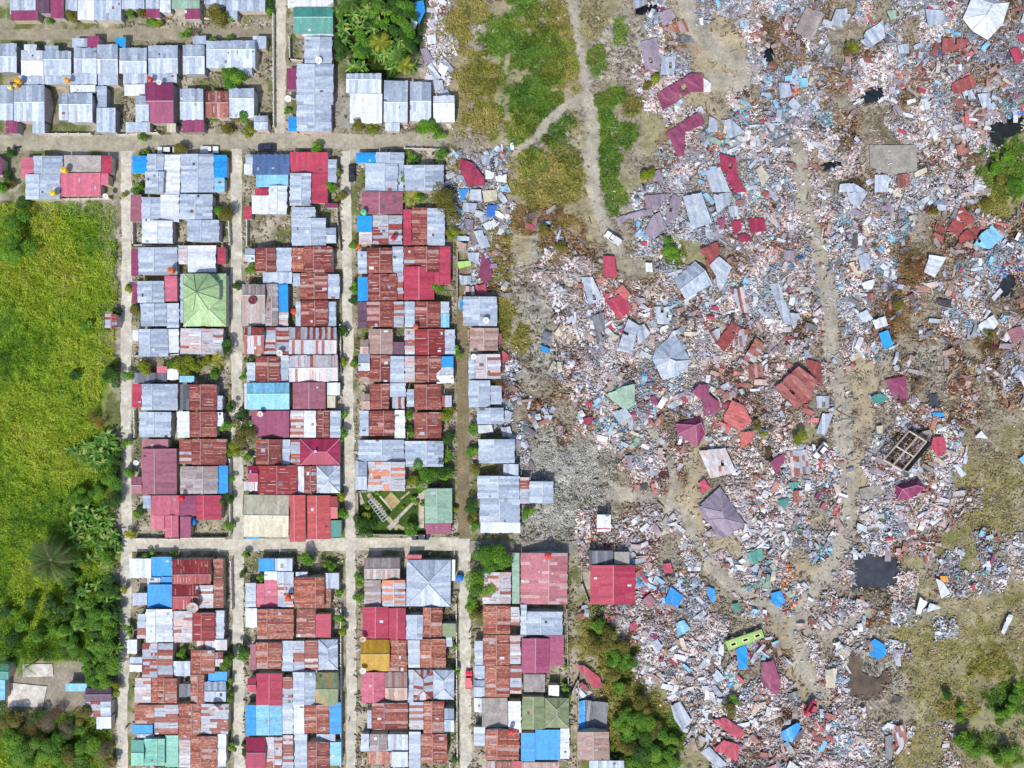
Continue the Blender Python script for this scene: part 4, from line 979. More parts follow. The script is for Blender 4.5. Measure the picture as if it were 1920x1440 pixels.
def wreck_mesh(b, pts, fam, rnd, zb, amp=0.5):
    """a torn, buckled sheet: fan of subdivided triangles with thickness"""
    big = len(pts) > 3 and fam not in 'uU'; j = .9 if big else .5; o_ = []
    cx = sum(p[0] for p in pts)/len(pts); cy = sum(p[1] for p in pts)/len(pts); n = len(pts)
    tx, ty = rnd.uniform(-.015, .015), rnd.uniform(-.015, .015); sd = rnd.randrange(999)
    strip = fam not in 'uUOL'; ang = math.atan2(pts[1][1]-pts[0][1], pts[1][0]-pts[0][0]); ca, sa = math.cos(ang), math.sin(ang)
    def zf(x, y): return zb+(x-cx)*tx+(y-cy)*ty+amp*float(fbm(np.array(x/16.), np.array(y/16.), sd, 3))-amp*.4
    _p = pick; du = (.05 if fam in 'mMcAuUwelT' else rnd.uniform(.08, .22)); tn_ = lin((170, 158, 146))
    def pick_(f, r):
        c = _p(f, r); return tuple(c[m]*(1-du)+tn_[m]*du for m in range(3))+(c[3]+.04,)
    c0 = pick_(fam, rnd); strips = {}
    minu = min(x*ca+y*sa for x, y in pts); maxu = max(x*ca+y*sa for x, y in pts); minv = min(-x*sa+y*ca for x, y in pts); maxv = max(-x*sa+y*ca for x, y in pts)
    st = 5.6; K = 11; u = minu; off = rnd.uniform(0, 50)
    while u < maxu-0.3:      # clip the polygon to strips, then to cells
        u1 = min(u+st, maxu); v = minv+(rnd.uniform(-1.6, 1.6) if strip else 0)
        cc = pick_(fam, rnd) if strip else c0; lift = rnd.uniform(0, .06) if strip else 0
        while v < maxv-0.1:
            v1 = min(v+K, maxv); q = [(x*ca+y*sa, -x*sa+y*ca) for x, y in pts]
            for ax, lim, sg in ((0, u, 1), (0, u1, -1), (1, v, 1), (1, v1, -1)):
                o = []
                for i in range(len(q)):
                    A, B_ = q[i], q[(i+1) % len(q)]; da = (A[ax]-lim)*sg; db = (B_[ax]-lim)*sg
                    if da >= 0: o.append(A)
                    if da*db < 0: t = da/(da-db); o.append((A[0]+(B_[0]-A[0])*t, A[1]+(B_[1]-A[1])*t))
                q = o
                if len(q) < 3: break
            if len(q) >= 3 and not (strip and (maxu-minu) > 22 and rnd.random() < (.03 if fam in 'ghrxodyq' else .012)):
                w_ = [(a*ca-c*sa, a*sa+c*ca) for a, c in q]
                ar = sum(w_[i][0]*w_[(i+1) % len(w_)][1]-w_[(i+1) % len(w_)][0]*w_[i][1] for i in range(len(w_)))
                if ar > 0: w_ = w_[::-1]; q = q[::-1]
                cq = cc if not (fam in 'xq') or rnd.random() < .6 else pick_(fam, rnd)
                b.prism([P(x, y, zf(x, y)+lift) for x, y in w_], 0.06, cq, [(a*M_PX+off, c*M_PX) for a, c in q])
            v = v1
        u = u1
for wi, line in enumerate(l for l in WRECKS.strip().split('\n')):
    t, fam, ps = line.split('|'); ox, oy, k = TL[t]; pts = [(ox+float(a.split(',')[0])/k, oy+float(a.split(',')[1])/k) for a in ps.split()]
    rnd = random.Random(wi+900); cx = sum(p[0] for p in pts)/len(pts); cy = sum(p[1] for p in pts)/len(pts)
    size = math.sqrt(abs(sum(pts[i][0]*pts[(i+1) % len(pts)][1]-pts[(i+1) % len(pts)][0]*pts[i][1] for i in range(len(pts))))/2)
    WBOX.append(pts)
    b = MB(); z = gz(cx, cy)+0.75+size*0.012; wreck_mesh(b, pts, fam, rnd, z, 0.3+size*0.012)
    tarp = fam in 'uU' and t not in 'c'
    nm = 'tarpaulin' if tarp or fam == 'O' else ('collapsed_roof' if size > 18 else 'roof_sheet')
    o = b.obj(nm, M_TARP if tarp else M_ROOF)
    cat = {'tarpaulin': 'tarpaulin', 'collapsed_roof': 'collapsed roof', 'roof_sheet': 'roof sheet'}[nm]
    look = f'{FAM[fam][0]} ' + {'tarpaulin': 'tarpaulin', 'collapsed_roof': 'torn fallen roof', 'roof_sheet': 'bent roof sheet'}[nm]
    bp = Vector(P(cx, cy)); 
    for v in o.data.vertices: v.co -= bp
    o.location = bp
    tag(o, cat, look, cx, cy, {'tarpaulin': 'tarpaulins in the rubble', 'collapsed_roof': 'fallen roofs in the rubble', 'roof_sheet': 'roof sheets lying in the rubble'}[nm])
TN = ['large white hipped roof with holes lying at the top edge of the rubble', 'large pale grey hipped roof resting on white rubble', 'patched grey gabled roof slumped beside a rusty red roof', 'plum hipped roof fallen over with its ridge intact',
      'grey mauve hipped roof slumped beside the dirt track', 'plum roof of two slopes lying below the concrete frame ruin']
for wi, line in enumerate(TENT.strip().split('\n')):
    t, fam, ps, rs = line.split('|'); ox, oy, k = TL[t]; g_ = lambda s: [(ox+float(a.split(',')[0])/k, oy+float(a.split(',')[1])/k) for a in s.split()]
    pts, rp = g_(ps), g_(rs); rnd = random.Random(wi+50); b = MB(); cx, cy = rp[0]; zb = gz(cx, cy)+0.7; n = len(pts); WBOX.append(pts)
    for i in range(n):
        a, c = pts[i], pts[(i+1) % n]
        near = lambda p: min(rp, key=lambda r: math.hypot(r[0]-p[0], r[1]-p[1]))
        ra, rc = near(a), near(c); fa = fam
        q = [P(*ra, zb+2.1), P(*rc, zb+2.1), P(*c, zb), P(*a, zb)]
        ed = (q[2][0]-q[3][0], q[2][1]-q[3][1], 0)
        if ra == rc: slope_poly(b, q, fa, rnd)
        else: slope_poly(b, [q[0], q[0], q[2], q[3]], fa, rnd, ed); slope_poly(b, [q[0], q[1], q[2], q[2]], fa, rnd, ed)
    o = b.obj('collapsed_roof', M_ROOF); c_ = MB(); cc = lin((214, 216, 222))
    if fam in 'mT': cc = lin((190, 130, 160) if fam == 'm' else (176, 166, 182))
    c_.bar(P(*rp[0], zb+2.2), P(*rp[1], zb+2.2), .13, cc, 4)
    for p in pts: r_ = min(rp, key=lambda r: math.hypot(r[0]-p[0], r[1]-p[1])); c_.bar(P(*r_, zb+2.2), P(*p, zb+.08), .11, cc, 4)
    c_.obj('ridge_cap', M_ROOF, o); tag(o, 'collapsed roof', '', group='fallen roofs in the rubble', label=TN[wi])

# ---------------------------------------------------------------- special ruins
def quad_frame(q, u, v, z):   # bilinear in photo px
    x = (q[0][0]*(1-u)+q[1][0]*u)*(1-v)+(q[3][0]*(1-u)+q[2][0]*u)*v; y = (q[0][1]*(1-u)+q[1][1]*u)*(1-v)+(q[3][1]*(1-u)+q[2][1]*u)*v
    return P(x, y, z)
q = [(1705, 808), (1737, 828), (1692, 882), (1657, 862)]; root = bpy.data.objects.new('ruined_building', None); link(root)
tag(root, 'ruin', '', label='roofless concrete frame building standing tilted among dark rubble'); cc = lin((204, 190, 176)); b = MB(); f_ = MB(); fl = MB()
for u in (0, .5, 1):
    for v in (0, .17, .34, .52, .76, 1):
        if u == .5 or v in (0, .52, 1): b.bar(quad_frame(q, u, v, -.2), quad_frame(q, u, v, 3.2), .2, cc, 4)
for u in (0, .5, 1): f_.bar(quad_frame(q, u, 0, 3.3), quad_frame(q, u, 1, 3.3), .22, cc, 4)
for v in (0, .52, 1): f_.bar(quad_frame(q, 0, v, 3.3), quad_frame(q, 1, v, 3.3), .22, cc, 4)
for v in (.17, .34, .68, .84):
    f_.bar(quad_frame(q, 0, v, 3.25), quad_frame(q, 1, v, 3.25), .07, lin((150, 110, 88)), 4)
for u in (.25, .75): f_.bar(quad_frame(q, u, 0, 3.25), quad_frame(q, u, 1, 3.25), .06, lin((140, 104, 84)), 4)
fl.prism([quad_frame(q, 0, 1, .2), quad_frame(q, 1, 1, .2), quad_frame(q, 1, 0, .2), quad_frame(q, 0, 0, .2)], .4, lin((92, 70, 56)))
for (a, c) in (((0, 0), (0, 1)), ((0, 1), (1, 1)), ((1, 1), (1, 0)), ((1, 0), (0, 0))):
    A, B_ = quad_frame(q, *a, 0), quad_frame(q, *c, 0); b.face([(A[0], A[1], -.2), (B_[0], B_[1], -.2), (B_[0], B_[1], 2.9), (A[0], A[1], 2.9)], lin((130, 122, 116)))
b.obj('wall', M_CONC, root); f_.obj('roof_beam', M_CONC, root); fl.obj('floor_slab', M_CONC, root)
# fallen lime green wall with three windows
q = [(1360, 1203), (1428, 1180), (1433, 1195), (1366, 1220)]; root = bpy.data.objects.new('fallen_wall', None); link(root); tag(root, 'fallen wall', '', label='long lime green wall with three window openings lying in the rubble')
b = MB(); g = lin((158, 200, 116)); cr = lin((226, 222, 170)); z0 = 1.5
def slabq(b, u0, u1, v0, v1, z, t, c): b.prism([quad_frame(q, u0, v1, z), quad_frame(q, u1, v1, z), quad_frame(q, u1, v0, z), quad_frame(q, u0, v0, z)], t, c)
for i in range(3):
    a = i/3; slabq(b, a, a+.09, 0, 1, z0, .4, g); slabq(b, a+.27, a+1/3, 0, 1, z0, .4, g); slabq(b, a+.09, a+.27, 0, .3, z0-.01, .4, g); slabq(b, a+.09, a+.27, .8, 1, z0-.01, .4, g)
b.obj('wall_panel', M_WALL, root)
for i in range(3):
    a = i/3; w_ = MB()
    for u0, u1, v0, v1 in ((.09, .12, .3, .8), (.24, .27, .3, .8), (.12, .24, .3, .42), (.12, .24, .68, .8)): slabq(w_, a+u0, a+u1, v0, v1, z0+.05, .3, cr)
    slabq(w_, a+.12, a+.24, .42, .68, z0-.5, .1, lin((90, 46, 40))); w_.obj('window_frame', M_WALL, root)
# white triangular gable wall with opening
b = MB(); pts = [(1725, 1120), (1765, 1140), (1717, 1152)]
wreck_mesh(b, [(1725, 1120), (1745, 1130), (1738, 1133), (1729, 1143), (1726, 1152), (1717, 1152)], 'w', random.Random(4), 1.3, .2); wreck_mesh(b, [(1745, 1130), (1765, 1140), (1738, 1148), (1742, 1134)], 'w', random.Random(5), 1.3, .2)
o = b.obj('fallen_gable', M_WALL); tag(o, 'fallen wall', '', label='white triangular gable wall with a square opening lying in grey rubble')
# concrete slabs
for pts, lb in (([(1630, 272), (1718, 272), (1720, 320), (1665, 328), (1632, 312)], 'weathered grey concrete floor slab lying bare in the rubble'), ([(15, 1280), (88, 1287), (80, 1326), (15, 1324)], 'large pale concrete foundation slab at the lower corner of the field'),
                ([(42, 1245), (98, 1245), (100, 1268), (42, 1270)], 'smaller white concrete slab beside two palms'), ([(627, 182), (657, 182), (660, 240), (628, 240)], 'grey concrete yard slab between two grey roofed houses'),
                ([(1612, 917), (1640, 910), (1665, 918), (1640, 935), (1615, 935)], 'round edged pale concrete slab west of the plum twin roof'), ([(660, 283), (668, 283), (668, 300), (660, 300)], None)):
    if lb is None: continue
    if pts[0][0] > 900: WBOX.append(pts)
    b = MB(); z = max(gz(*p_) for p_ in pts+[(pts[0][0]*.5+pts[2][0]*.5, pts[0][1]*.5+pts[2][1]*.5)])+.35 if pts[0][0] > 900 else .25; c = lin((158, 154, 146) if pts[0][0] > 600 else (216, 210, 200))
    b.prism([P(x, y, z) for x, y in pts[::-1]], .8, c); o = b.obj('concrete_slab', M_CONC); tag(o, 'concrete slab', '', label=lb)

# ---------------------------------------------------------------- rubble (nobody could count it) and loose sheets
HOUSEBOX = [(p[0]-1, p[1]-1, p[2]+1, p[3]+1) for PN, _ in ROOFTOP for p in PN if p[2] > 780]
def free(px, py, wreck=True):
    ok = np.ones(px.shape, bool)
    for x0, y0, x1, y1 in HOUSEBOX: ok &= ~((px > x0) & (px < x1) & (py > y0) & (py < y1))
    for pts, _, _ in PONDS:
        cx = sum(p[0] for p in pts)/len(pts); cy = sum(p[1] for p in pts)/len(pts); ok &= ~inpoly(px, py, [(cx+(x-cx)*.86, cy+(y-cy)*.86) for x, y in pts])
    if wreck:
        for pts in WBOX: ok &= ~inpoly(px, py, pts)
    return ok
PAL = {'w': [(10, (240, 238, 240)), (10, (234, 216, 212)), (3, (200, 198, 204)), (3, (188, 168, 146)), (1, (96, 88, 84)), (1, (168, 110, 98)), (3, (178, 196, 214))],
       'b': [(7, (178, 190, 208)), (5, (204, 208, 216)), (4, (228, 230, 236)), (1, (146, 92, 82)), (3, (184, 168, 148)), (1, (92, 92, 98)), (1, (130, 192, 214))],
       'p': [(5, (222, 198, 190)), (2, (168, 108, 98)), (4, (168, 148, 128)), (5, (226, 222, 220)), (1, (124, 76, 72)), (1, (96, 86, 80)), (3, (172, 186, 204))],
       'c': [(5, (232, 232, 236)), (2, (134, 204, 220)), (1, (198, 214, 134)), (1, (232, 136, 76)), (1, (70, 144, 216)), (5, (182, 192, 206)), (4, (220, 194, 188)), (1, (100, 160, 144)), (1, (98, 90, 86)), (1, (170, 54, 84))],
       'n': [(5, (144, 118, 90)), (4, (178, 156, 126)), (2, (98, 82, 66)), (3, (206, 198, 190)), (1, (150, 88, 68)), (2, (170, 178, 190))],
       '.': [(6, (170, 160, 140)), (5, (150, 140, 120)), (1, (214, 208, 200)), (3, (128, 114, 94)), (1, (176, 184, 194))], 'm': [(3, (150, 150, 140)), (2, (126, 126, 118)), (1, (170, 168, 158))]}
PAL['s'] = PAL[',']= PAL['o'] = PAL['g'] = PAL['k'] = PAL['t'] = PAL['u'] = PAL['f'] = PAL['j'] = PAL['.']
DEN = {'w': 1.0, 'b': .92, 'p': .95, 'c': 1.0, 'n': .7, '.': .5, ',': .5, 's': .38, 'm': .35, 'o': .03, 'g': .03, 't': .06, 'k': .3}
def boxes(name, n, size_fn, mt, seed, stick=False, x0=785, x1=1990, urban=0):
    r = np.random.default_rng(seed); px = r.uniform(x0, x1, n); py = r.uniform(-50, 1490, n); ch = cell(px, py, 28)
    den = np.zeros(256); 
    for k_, v_ in DEN.items(): den[ord(k_)] = v_
    clump = np.clip(0.55+3.2*(fbm(px/26, py/26, 33, 4)-0.42), 0.2, 1.2)
    clump = clump*np.where((px > 1690) & (py > 990), .5, 1); keep = (r.random(n) < den[ch]*clump*(1-.95*track_w(px, py))) & (free(px, py) | (free(px, py, False) & (r.random(n) < .1)))
    if urban: keep = (ch == ord('u')) & utest0(px, py) & (r.random(n) < clump)
    if stick: keep &= (ch != ord('m')) & (ch != ord('g'))
    keep &= ~((np.abs(px-867) < 11) & (py > 430) & (py < 1020))
    px, py, ch = px[keep], py[keep], ch[keep]; n = len(px)
    a, bb, c = size_fn(r, n)
    sm = np.where((ch == ord('m')) | (ch == ord('.')) | (ch == ord('s')) | (ch == ord(',')), 0.55, 1.0); sz = .5+1.25*fbm(px/34, py/34, 201, 3); a = a*sm*sz; bb = bb*sm*sz
    heap = 0.75*fbm(px/30, py/30, 51, 3)*np.where(den[ch] > .5, 1, .1)
    z = terrain(px, py)+heap*r.random(n)+c*.5
    k = M_PX*(1-z/H); X = (px-960)*k; Y = (720-py)*k
    yaw = r.uniform(0, 2*np.pi, n); tx = r.normal(0, .2, n)*(0.4 if stick else 1); ty = r.normal(0, .2, n)*(0.25 if stick else 1)
    base = np.array([(-1, -1, -1), (1, -1, -1), (1, 1, -1), (-1, 1, -1), (-1, -1, 1), (1, -1, 1), (1, 1, 1), (-1, 1, 1)], float)
    v = base[None]*np.stack([a, bb, c], -1)[:, None]/2
    v[:, :, 2] += v[:, :, 0]*np.tan(ty)[:, None]+v[:, :, 1]*np.tan(tx)[:, None]
    if not stick: v[:, :, 0] += v[:, :, 1]*r.uniform(-.5, .5, n)[:, None]
    cs, sn = np.cos(yaw)[:, None], np.sin(yaw)[:, None]
    W = np.stack([v[:, :, 0]*cs-v[:, :, 1]*sn+X[:, None], v[:, :, 0]*sn+v[:, :, 1]*cs+Y[:, None], v[:, :, 2]+z[:, None]], -1)
    fb = np.array([(0, 3, 2, 1), (4, 5, 6, 7), (0, 1, 5, 4), (1, 2, 6, 5), (2, 3, 7, 6), (3, 0, 4, 7)])
    Fc = (fb[None]+8*np.arange(n)[:, None, None]).reshape(-1, 4)
    dom = hsh(np.floor(px/24+fbm(px/18, py/18, 3, 3)*3), np.floor(py/24+fbm(px/18, py/18, 4, 3)*3), 77); rr = r.random(n); u = np.where(r.random(n) < .52, dom, rr)
    col = np.zeros((n, 4)); col[:, 3] = 1
    for kk, L in PAL.items():
        m = ch == ord(kk)
        if not m.any(): continue
        cw = np.cumsum([x[0] for x in L])/sum(x[0] for x in L); idx = np.minimum(np.searchsorted(cw, u[m]), len(L)-1)
        col[m, :3] = np.array([lin(x[1]) for x in L])[idx]
    if stick:
        m = r.random(n) < .55; col[m, :3] = np.array([lin(c_) for c_ in ((150, 120, 92), (196, 180, 160), (112, 84, 62), (90, 70, 58))])[r.integers(0, 4, m.sum())]
    tn = np.clip((fbm(px/32, py/32, 210, 4)-.34)*3.2, 0, 1); tn2 = fbm(px/60, py/60, 214, 3)[:, None]
    cast = np.array([1.05, .98, .95])*tn2+np.array([.99, .99, 1.02])*(1-tn2); col[:, :3] *= cast*(r.uniform(.62, 1.15, n)*(.7+.42*tn))[:, None]; col = np.clip(col, 0, .86); col = np.repeat(col, 8, 0)
    me = npmesh(name, W.reshape(-1, 3), Fc, 4, col, mt); o = link(bpy.data.objects.new(name, me)); o['kind'] = 'stuff'; o['category'] = 'rubble'; return o
def utest0(px, py):
    ok = np.ones(px.shape, bool)
    for PN, _ in ROOFTOP:
        for p in PN: ok &= ~((px > p[0]-1) & (px < p[2]+1) & (py > p[1]-1) & (py < p[3]+1))
    for x in (238, 444, 654, 869): ok &= ~((np.abs(px-x) < 12) & (py > 280))
    for y, a, b_ in ((66, 0, 530), (266, 0, 850), (1021, 240, 1100)): ok &= ~((np.abs(py-y) < 14) & (px < b_))
    return ok & ~((np.abs(px-526) < 11) & (py < 270)) & ~inpoly(px, py, [(665, 915), (800, 915), (800, 1005), (670, 1005)]) & (px > 225)
o = boxes('rubble', 520000, lambda r, n: (np.clip(r.lognormal(-1.05, .75, n), .12, 3.4), np.clip(r.lognormal(-1.4, .62, n), .08, 2.0), r.uniform(.04, .2, n)), M_RUB, 1)
o2 = boxes('yard_litter', 60000, lambda r, n: (np.clip(r.lognormal(-.9, .6, n), .12, 2.2), np.clip(r.lognormal(-1.25, .5, n), .1, 1.2), r.uniform(.04, .3, n)), M_RUB, 12, x0=-20, x1=1080, urban=1)
o2['label'] = 'small litter, bricks and household clutter lying in the yards'
o['label'] = 'broken masonry, plaster and household rubble covering the ruined quarter'
o = boxes('broken_timber', 95000, lambda r, n: (r.uniform(.7, 3.6, n)*r.uniform(.5, 1, n), r.uniform(.05, .16, n), r.uniform(.04, .1, n)), M_RUB, 2, True)
o['label'] = 'splintered timber, battens and pipes strewn across the rubble'
def scraps(n, seed):
    b = MB(); r = random.Random(seed); q = np.random.default_rng(seed); px = q.uniform(790, 1960, n); py = q.uniform(-30, 1470, n); ch = cell(px, py, 18)
    ok = np.isin(ch, [ord(c) for c in 'wbpcn']) & free(px, py) & (track_w(px, py) < .15) & (q.random(n) < np.where((px > 1690) & (py > 990), .4, 1)); px, py, ch = px[ok], py[ok], ch[ok]; z0 = terrain(px, py)
    cl = fbm(px/24, py/24, 230, 3); dm = hsh(np.floor(px/34+2*fbm(px/20, py/20, 5, 2)), np.floor(py/34+2*fbm(px/20, py/20, 6, 2)), 99)
    T = {'b': 'gggwdTgl', 'w': 'wbqwTwgQ', 'p': 'QrxqwTRo', 'c': 'lgwGcTxb', 'n': 'QyrydxTg'}
    for i in range(len(px)):
        if cl[i] < .38+.2*r.random(): continue
        F_ = T[chr(ch[i])]; fam = F_[int(dm[i]*7.99)] if r.random() < .6 else r.choice(F_)
        c = pick(fam, r); dust = r.uniform(.05, .35); tan = lin((190, 176, 164)); kk = r.uniform(.75, 1.1); c = tuple(kk*(c[m]*(1-dust)+tan[m]*dust) for m in range(3))+(c[3],)
        l = r.uniform(1, 3.6); w_ = r.uniform(.5, 1.5); an = r.uniform(0, 6.3); ca, sa = math.cos(an), math.sin(an); X, Y, _ = P(px[i], py[i]); Z = z0[i]+r.uniform(.35, .95); m_ = r.uniform(.3, .7); bz = r.uniform(-.35, .5); tl = r.uniform(-.22, .22)
        g = lambda u, v, z: (X+u*ca-v*sa, Y+u*sa+v*ca, Z+z+v*tl)
        s1, s2, s3 = r.uniform(-.3, .3), r.uniform(-.3, .3), r.uniform(.6, 1); a_ = l/2
        b.prism([g(-a_, -w_/2, 0), g(a_*(2*m_-1), -w_/2+s1*.3, bz), g(a_*(2*m_-1)+s2, w_/2, bz), g(-a_+s1, w_/2*s3, 0)], .05, c)
        b.prism([g(a_*(2*m_-1), -w_/2+s1*.3, bz), g(a_, -w_/2*s3, -.1), g(a_+s2, w_/2, -.1), g(a_*(2*m_-1)+s2, w_/2, bz)], .05, tuple(min(.85, v*1.04) for v in c[:3])+(c[3],))
    o = b.obj('sheet_scraps', M_ROOF); o['kind'] = 'stuff'; o['category'] = 'rubble'; o['label'] = 'torn, bent sheet metal and board scraps heaped through the rubble'
scraps(8000, 5)
# loose sheets, each one a thing
r_ = random.Random(77); cnt = 0
SM = ['g', 'g', 'g', 'w', 'w', 'd', 'T', 'r', 'x', 'l', 'c', 'm', 'x', 'b', 'g']
while cnt < 235:
    px, py = r_.uniform(870, 1915), r_.uniform(5, 1435); ch = chr(int(cell(np.array([px]), np.array([py]), 16)[0]))
    if ch not in 'wbpcn' or (ch in 'wpn' and r_.random() < .45) or not free(np.array([px]), np.array([py]))[0]: continue
    l = r_.uniform(7, 19); wd = r_.uniform(5, 9); an = r_.uniform(0, math.pi); fam = r_.choice(SM if ch != 'p' else ['r', 'r', 'x', 'g', 'w', 'Q', 'c'])
    ca, sa = math.cos(an), math.sin(an); pts = [(px+(u*l*ca-v*wd*sa)/2, py+(u*l*sa+v*wd*ca)/2) for u, v in ((-1, -1), (1, -1), (1+r_.uniform(-.3, .1), 1), (-1+r_.uniform(-.2, .3), 1))]
    b = MB(); rnd = random.Random(cnt+5000); wreck_mesh(b, pts, fam, rnd, gz(px, py)+.75, .8); o = b.obj('roof_sheet', M_ROOF); bp = Vector(P(px, py))
    for v in o.data.vertices: v.co -= bp
    o.location = bp; tag(o, 'roof sheet', f'small {FAM[fam][0]} loose sheet', px, py, 'roof sheets lying in the rubble'); cnt += 1

# ---------------------------------------------------------------- vegetation
def blades(name, px, py, z, length, width, col, seed, lean=.5, mt=None):
    r = np.random.default_rng(seed); n = len(px); k = M_PX*(1-z/H); B0 = np.stack([(px-960)*k, (720-py)*k, z], -1)
    a = fbm(px/25, py/25, seed+3, 3)*14+r.normal(0, .7, n); s = r.uniform(.3, 1, n)*lean*2; d = np.stack([np.cos(a)*s, np.sin(a)*s, r.uniform(.3, 1, n)], -1); d /= np.linalg.norm(d, axis=1)[:, None]
    side = np.stack([-np.sin(a), np.cos(a), r.uniform(-.6, .6, n)], -1); hw = (width/2)[:, None]; ln = length[:, None]
    mid = B0+d*ln*.55; tip = B0+d*ln+np.array([0, 0, -1])*ln*.25
    Vv = np.stack([B0, mid+side*hw, tip, mid-side*hw], 1).reshape(-1, 3); Fc = np.arange(4*n).reshape(n, 4)
    c = np.ones((n, 4)); c[:, :3] = np.clip(col, 0, .8); return npmesh(name, Vv, Fc, 4, np.repeat(c, 4, 0), mt or M_LEAF)
def mixc(cols, u):
    A = np.array([lin(c, .98) for c in cols]); t = np.clip(u, 0, .9999)*(len(A)-1); i = t.astype(int); f = (t-i)[:, None]; return A[i]*(1-f)+A[np.minimum(i+1, len(A)-1)]*f
def stuffgrass(name, n, box, test, hfun, lf, wf, cols, seed, label, lean=.6):
    r = np.random.default_rng(seed); px = r.uniform(box[0], box[2], n); py = r.uniform(box[1], box[3], n)
    if name in ('scrub_grass', 'green_scrub', 'straw_grass', 'dead_brush'): m = veg(px, py, {'scrub_grass': 'o', 'green_scrub': 'g', 'straw_grass': 's', 'dead_brush': 'b'}[name]) > 0; px, py = px[m], py[m]; n = len(px)
    k = test(px, py, r); px, py = px[k], py[k]; n = len(px)
    z = terrain(px, py)+hfun(px, py, r); u = .3*fbm(px/14, py/14, seed, 4)+.7*fbm(px/85, py/85, seed+5, 3); u = (u-.25)/.5+r.normal(0, .15, n)
    if name == 'tall_grass': u = u-.4*np.exp(-((px-120)/60)**2-((py-990)/60)**2)-np.clip((py-960)/700, 0, .3)-.25*np.exp(-((px-20)/50)**2-((py-430)/70)**2)  # dark shadows beside the giant palm are painted into the blade colours
    me = blades(name, px, py, z, lf(r, n), wf(r, n), mixc(cols, u)*r.uniform(.75, 1.2, n)[:, None], seed, lean)
    o = link(bpy.data.objects.new(name, me)); o['kind'] = 'stuff'; o['category'] = 'vegetation'; o['label'] = label; return o
FG = [(54, 98, 18), (90, 136, 26), (124, 158, 34), (150, 174, 42), (166, 180, 56), (164, 166, 66)]
def ftest(px, py, r):
    e = 222-6*fbm(py/30, py/90, 3)*2+np.where((py > 1235), -8, 0); lo = (py > 376+8*fbm(px/20, py/20, 2))
    holes = ((np.hypot((px-205)/20, (py-765)/45) < 1) | inpoly(px, py, [(8, 1240), (150, 1238), (215, 1290), (215, 1345), (90, 1335), (10, 1330)]) | ((px > 190) & (py < 450)) & (r.random(len(px)) < .7))
    dk = np.abs(px-152) < 4; return (px < e) & lo & ~holes & ~(dk & (r.random(len(px)) < .6) & (py < 760)) & ~(inpoly(px, py, [(195, 585), (224, 585), (224, 618), (195, 618)]))
stuffgrass('tall_grass', 190000, (-60, 376, 228, 1480), ftest, lambda px, py, r: 1.9*fbm(px/13, py/13, 8, 4)*r.random(len(px))**.5, lambda r, n: r.uniform(.35, .85, n), lambda r, n: r.uniform(.1, .22, n), FG, 101, 'dense yellow green tall grass and weeds filling the field')
OG = [(84, 90, 32), (108, 118, 40), (130, 130, 56), (152, 140, 74), (166, 150, 92), (112, 126, 42)]
GG = [(56, 94, 28), (82, 120, 34), (108, 136, 44), (134, 142, 56)]
SG = [(138, 130, 78), (158, 146, 92), (164, 152, 80), (128, 124, 68)]
BG = [(96, 66, 40), (132, 98, 54), (150, 124, 70), (104, 98, 44)]
for nm, kk, cl, n_, lb in (('scrub_grass', 'o', OG, 150000, 'olive and straw coloured tall grass combed over in tussocks'), ('green_scrub', 'g', GG, 150000, 'bright green scrub and grass between grey cracked earth'),
                       ('straw_grass', 's', SG, 60000, 'sparse straw coloured grass on pale ground'), ('dead_brush', 'b', BG, 60000, 'brown dead brush tangled at the edge of the rubble')):
    stuffgrass(nm, n_*6, (810, -40, 1960, 1480), lambda px, py, r: (veg(px, py, kk) > r.random(len(px))) & free(px, py) & (r.random(len(px)) < (.25 if kk == 's' else .8)), lambda px, py, r: 1.5*np.clip(fbm(px/9, py/9, 9, 3)-.2, 0, 1)*r.random(len(px)), lambda r, n: r.uniform(.5, 1.2, n), lambda r, n: r.uniform(.1, .24, n), cl, 202, lb, .7)
def stest(px, py, r):
    ch = cell(px, py, 20); n = fbm(px/18, py/18, 61, 4); return ((ch == ord('s')) | (ch == ord('.')) & (r.random(len(px)) < .25)) & (n > .5) & (track_w(px, py) < .3) & free(px, py)
stuffgrass('dry_grass', 60000, (800, -40, 1980, 1480), stest, lambda px, py, r: .1*r.random(len(px)), lambda r, n: r.uniform(.2, .5, n), lambda r, n: r.uniform(.06, .16, n), [(112, 116, 56), (140, 136, 76), (160, 148, 96), (96, 110, 44)], 404, 'sparse dry grass over the sandy open ground')
def utest(px, py, r):
    n = fbm(px/22, py/22, 61, 4); ok = (n > .55) & (cell(px, py, 10) == ord('u'))
    for PN, _ in ROOFTOP:
        for p in PN: ok &= ~((px > p[0]-1) & (px < p[2]+1) & (py > p[1]-1) & (py < p[3]+1))
    for x in (238, 444, 654, 869): ok &= ~((np.abs(px-x) < 13) & (py > 280))
    for y, a, b_ in ((66, 0, 530), (266, 0, 850), (1021, 240, 1100)): ok &= ~((np.abs(py-y) < 14) & (px < b_))
    return ok & ~((np.abs(px-526) < 13) & (py < 270)) & (np.abs(px-1077) > 9)
stuffgrass('verge_grass', 60000, (-40, -40, 1100, 1480), utest, lambda px, py, r: .1*r.random(len(px)), lambda r, n: r.uniform(.2, .6, n), lambda r, n: r.uniform(.1, .22, n), [(74, 104, 30), (104, 124, 44), (130, 138, 66)], 505, 'weedy grass growing in yards and along verges')

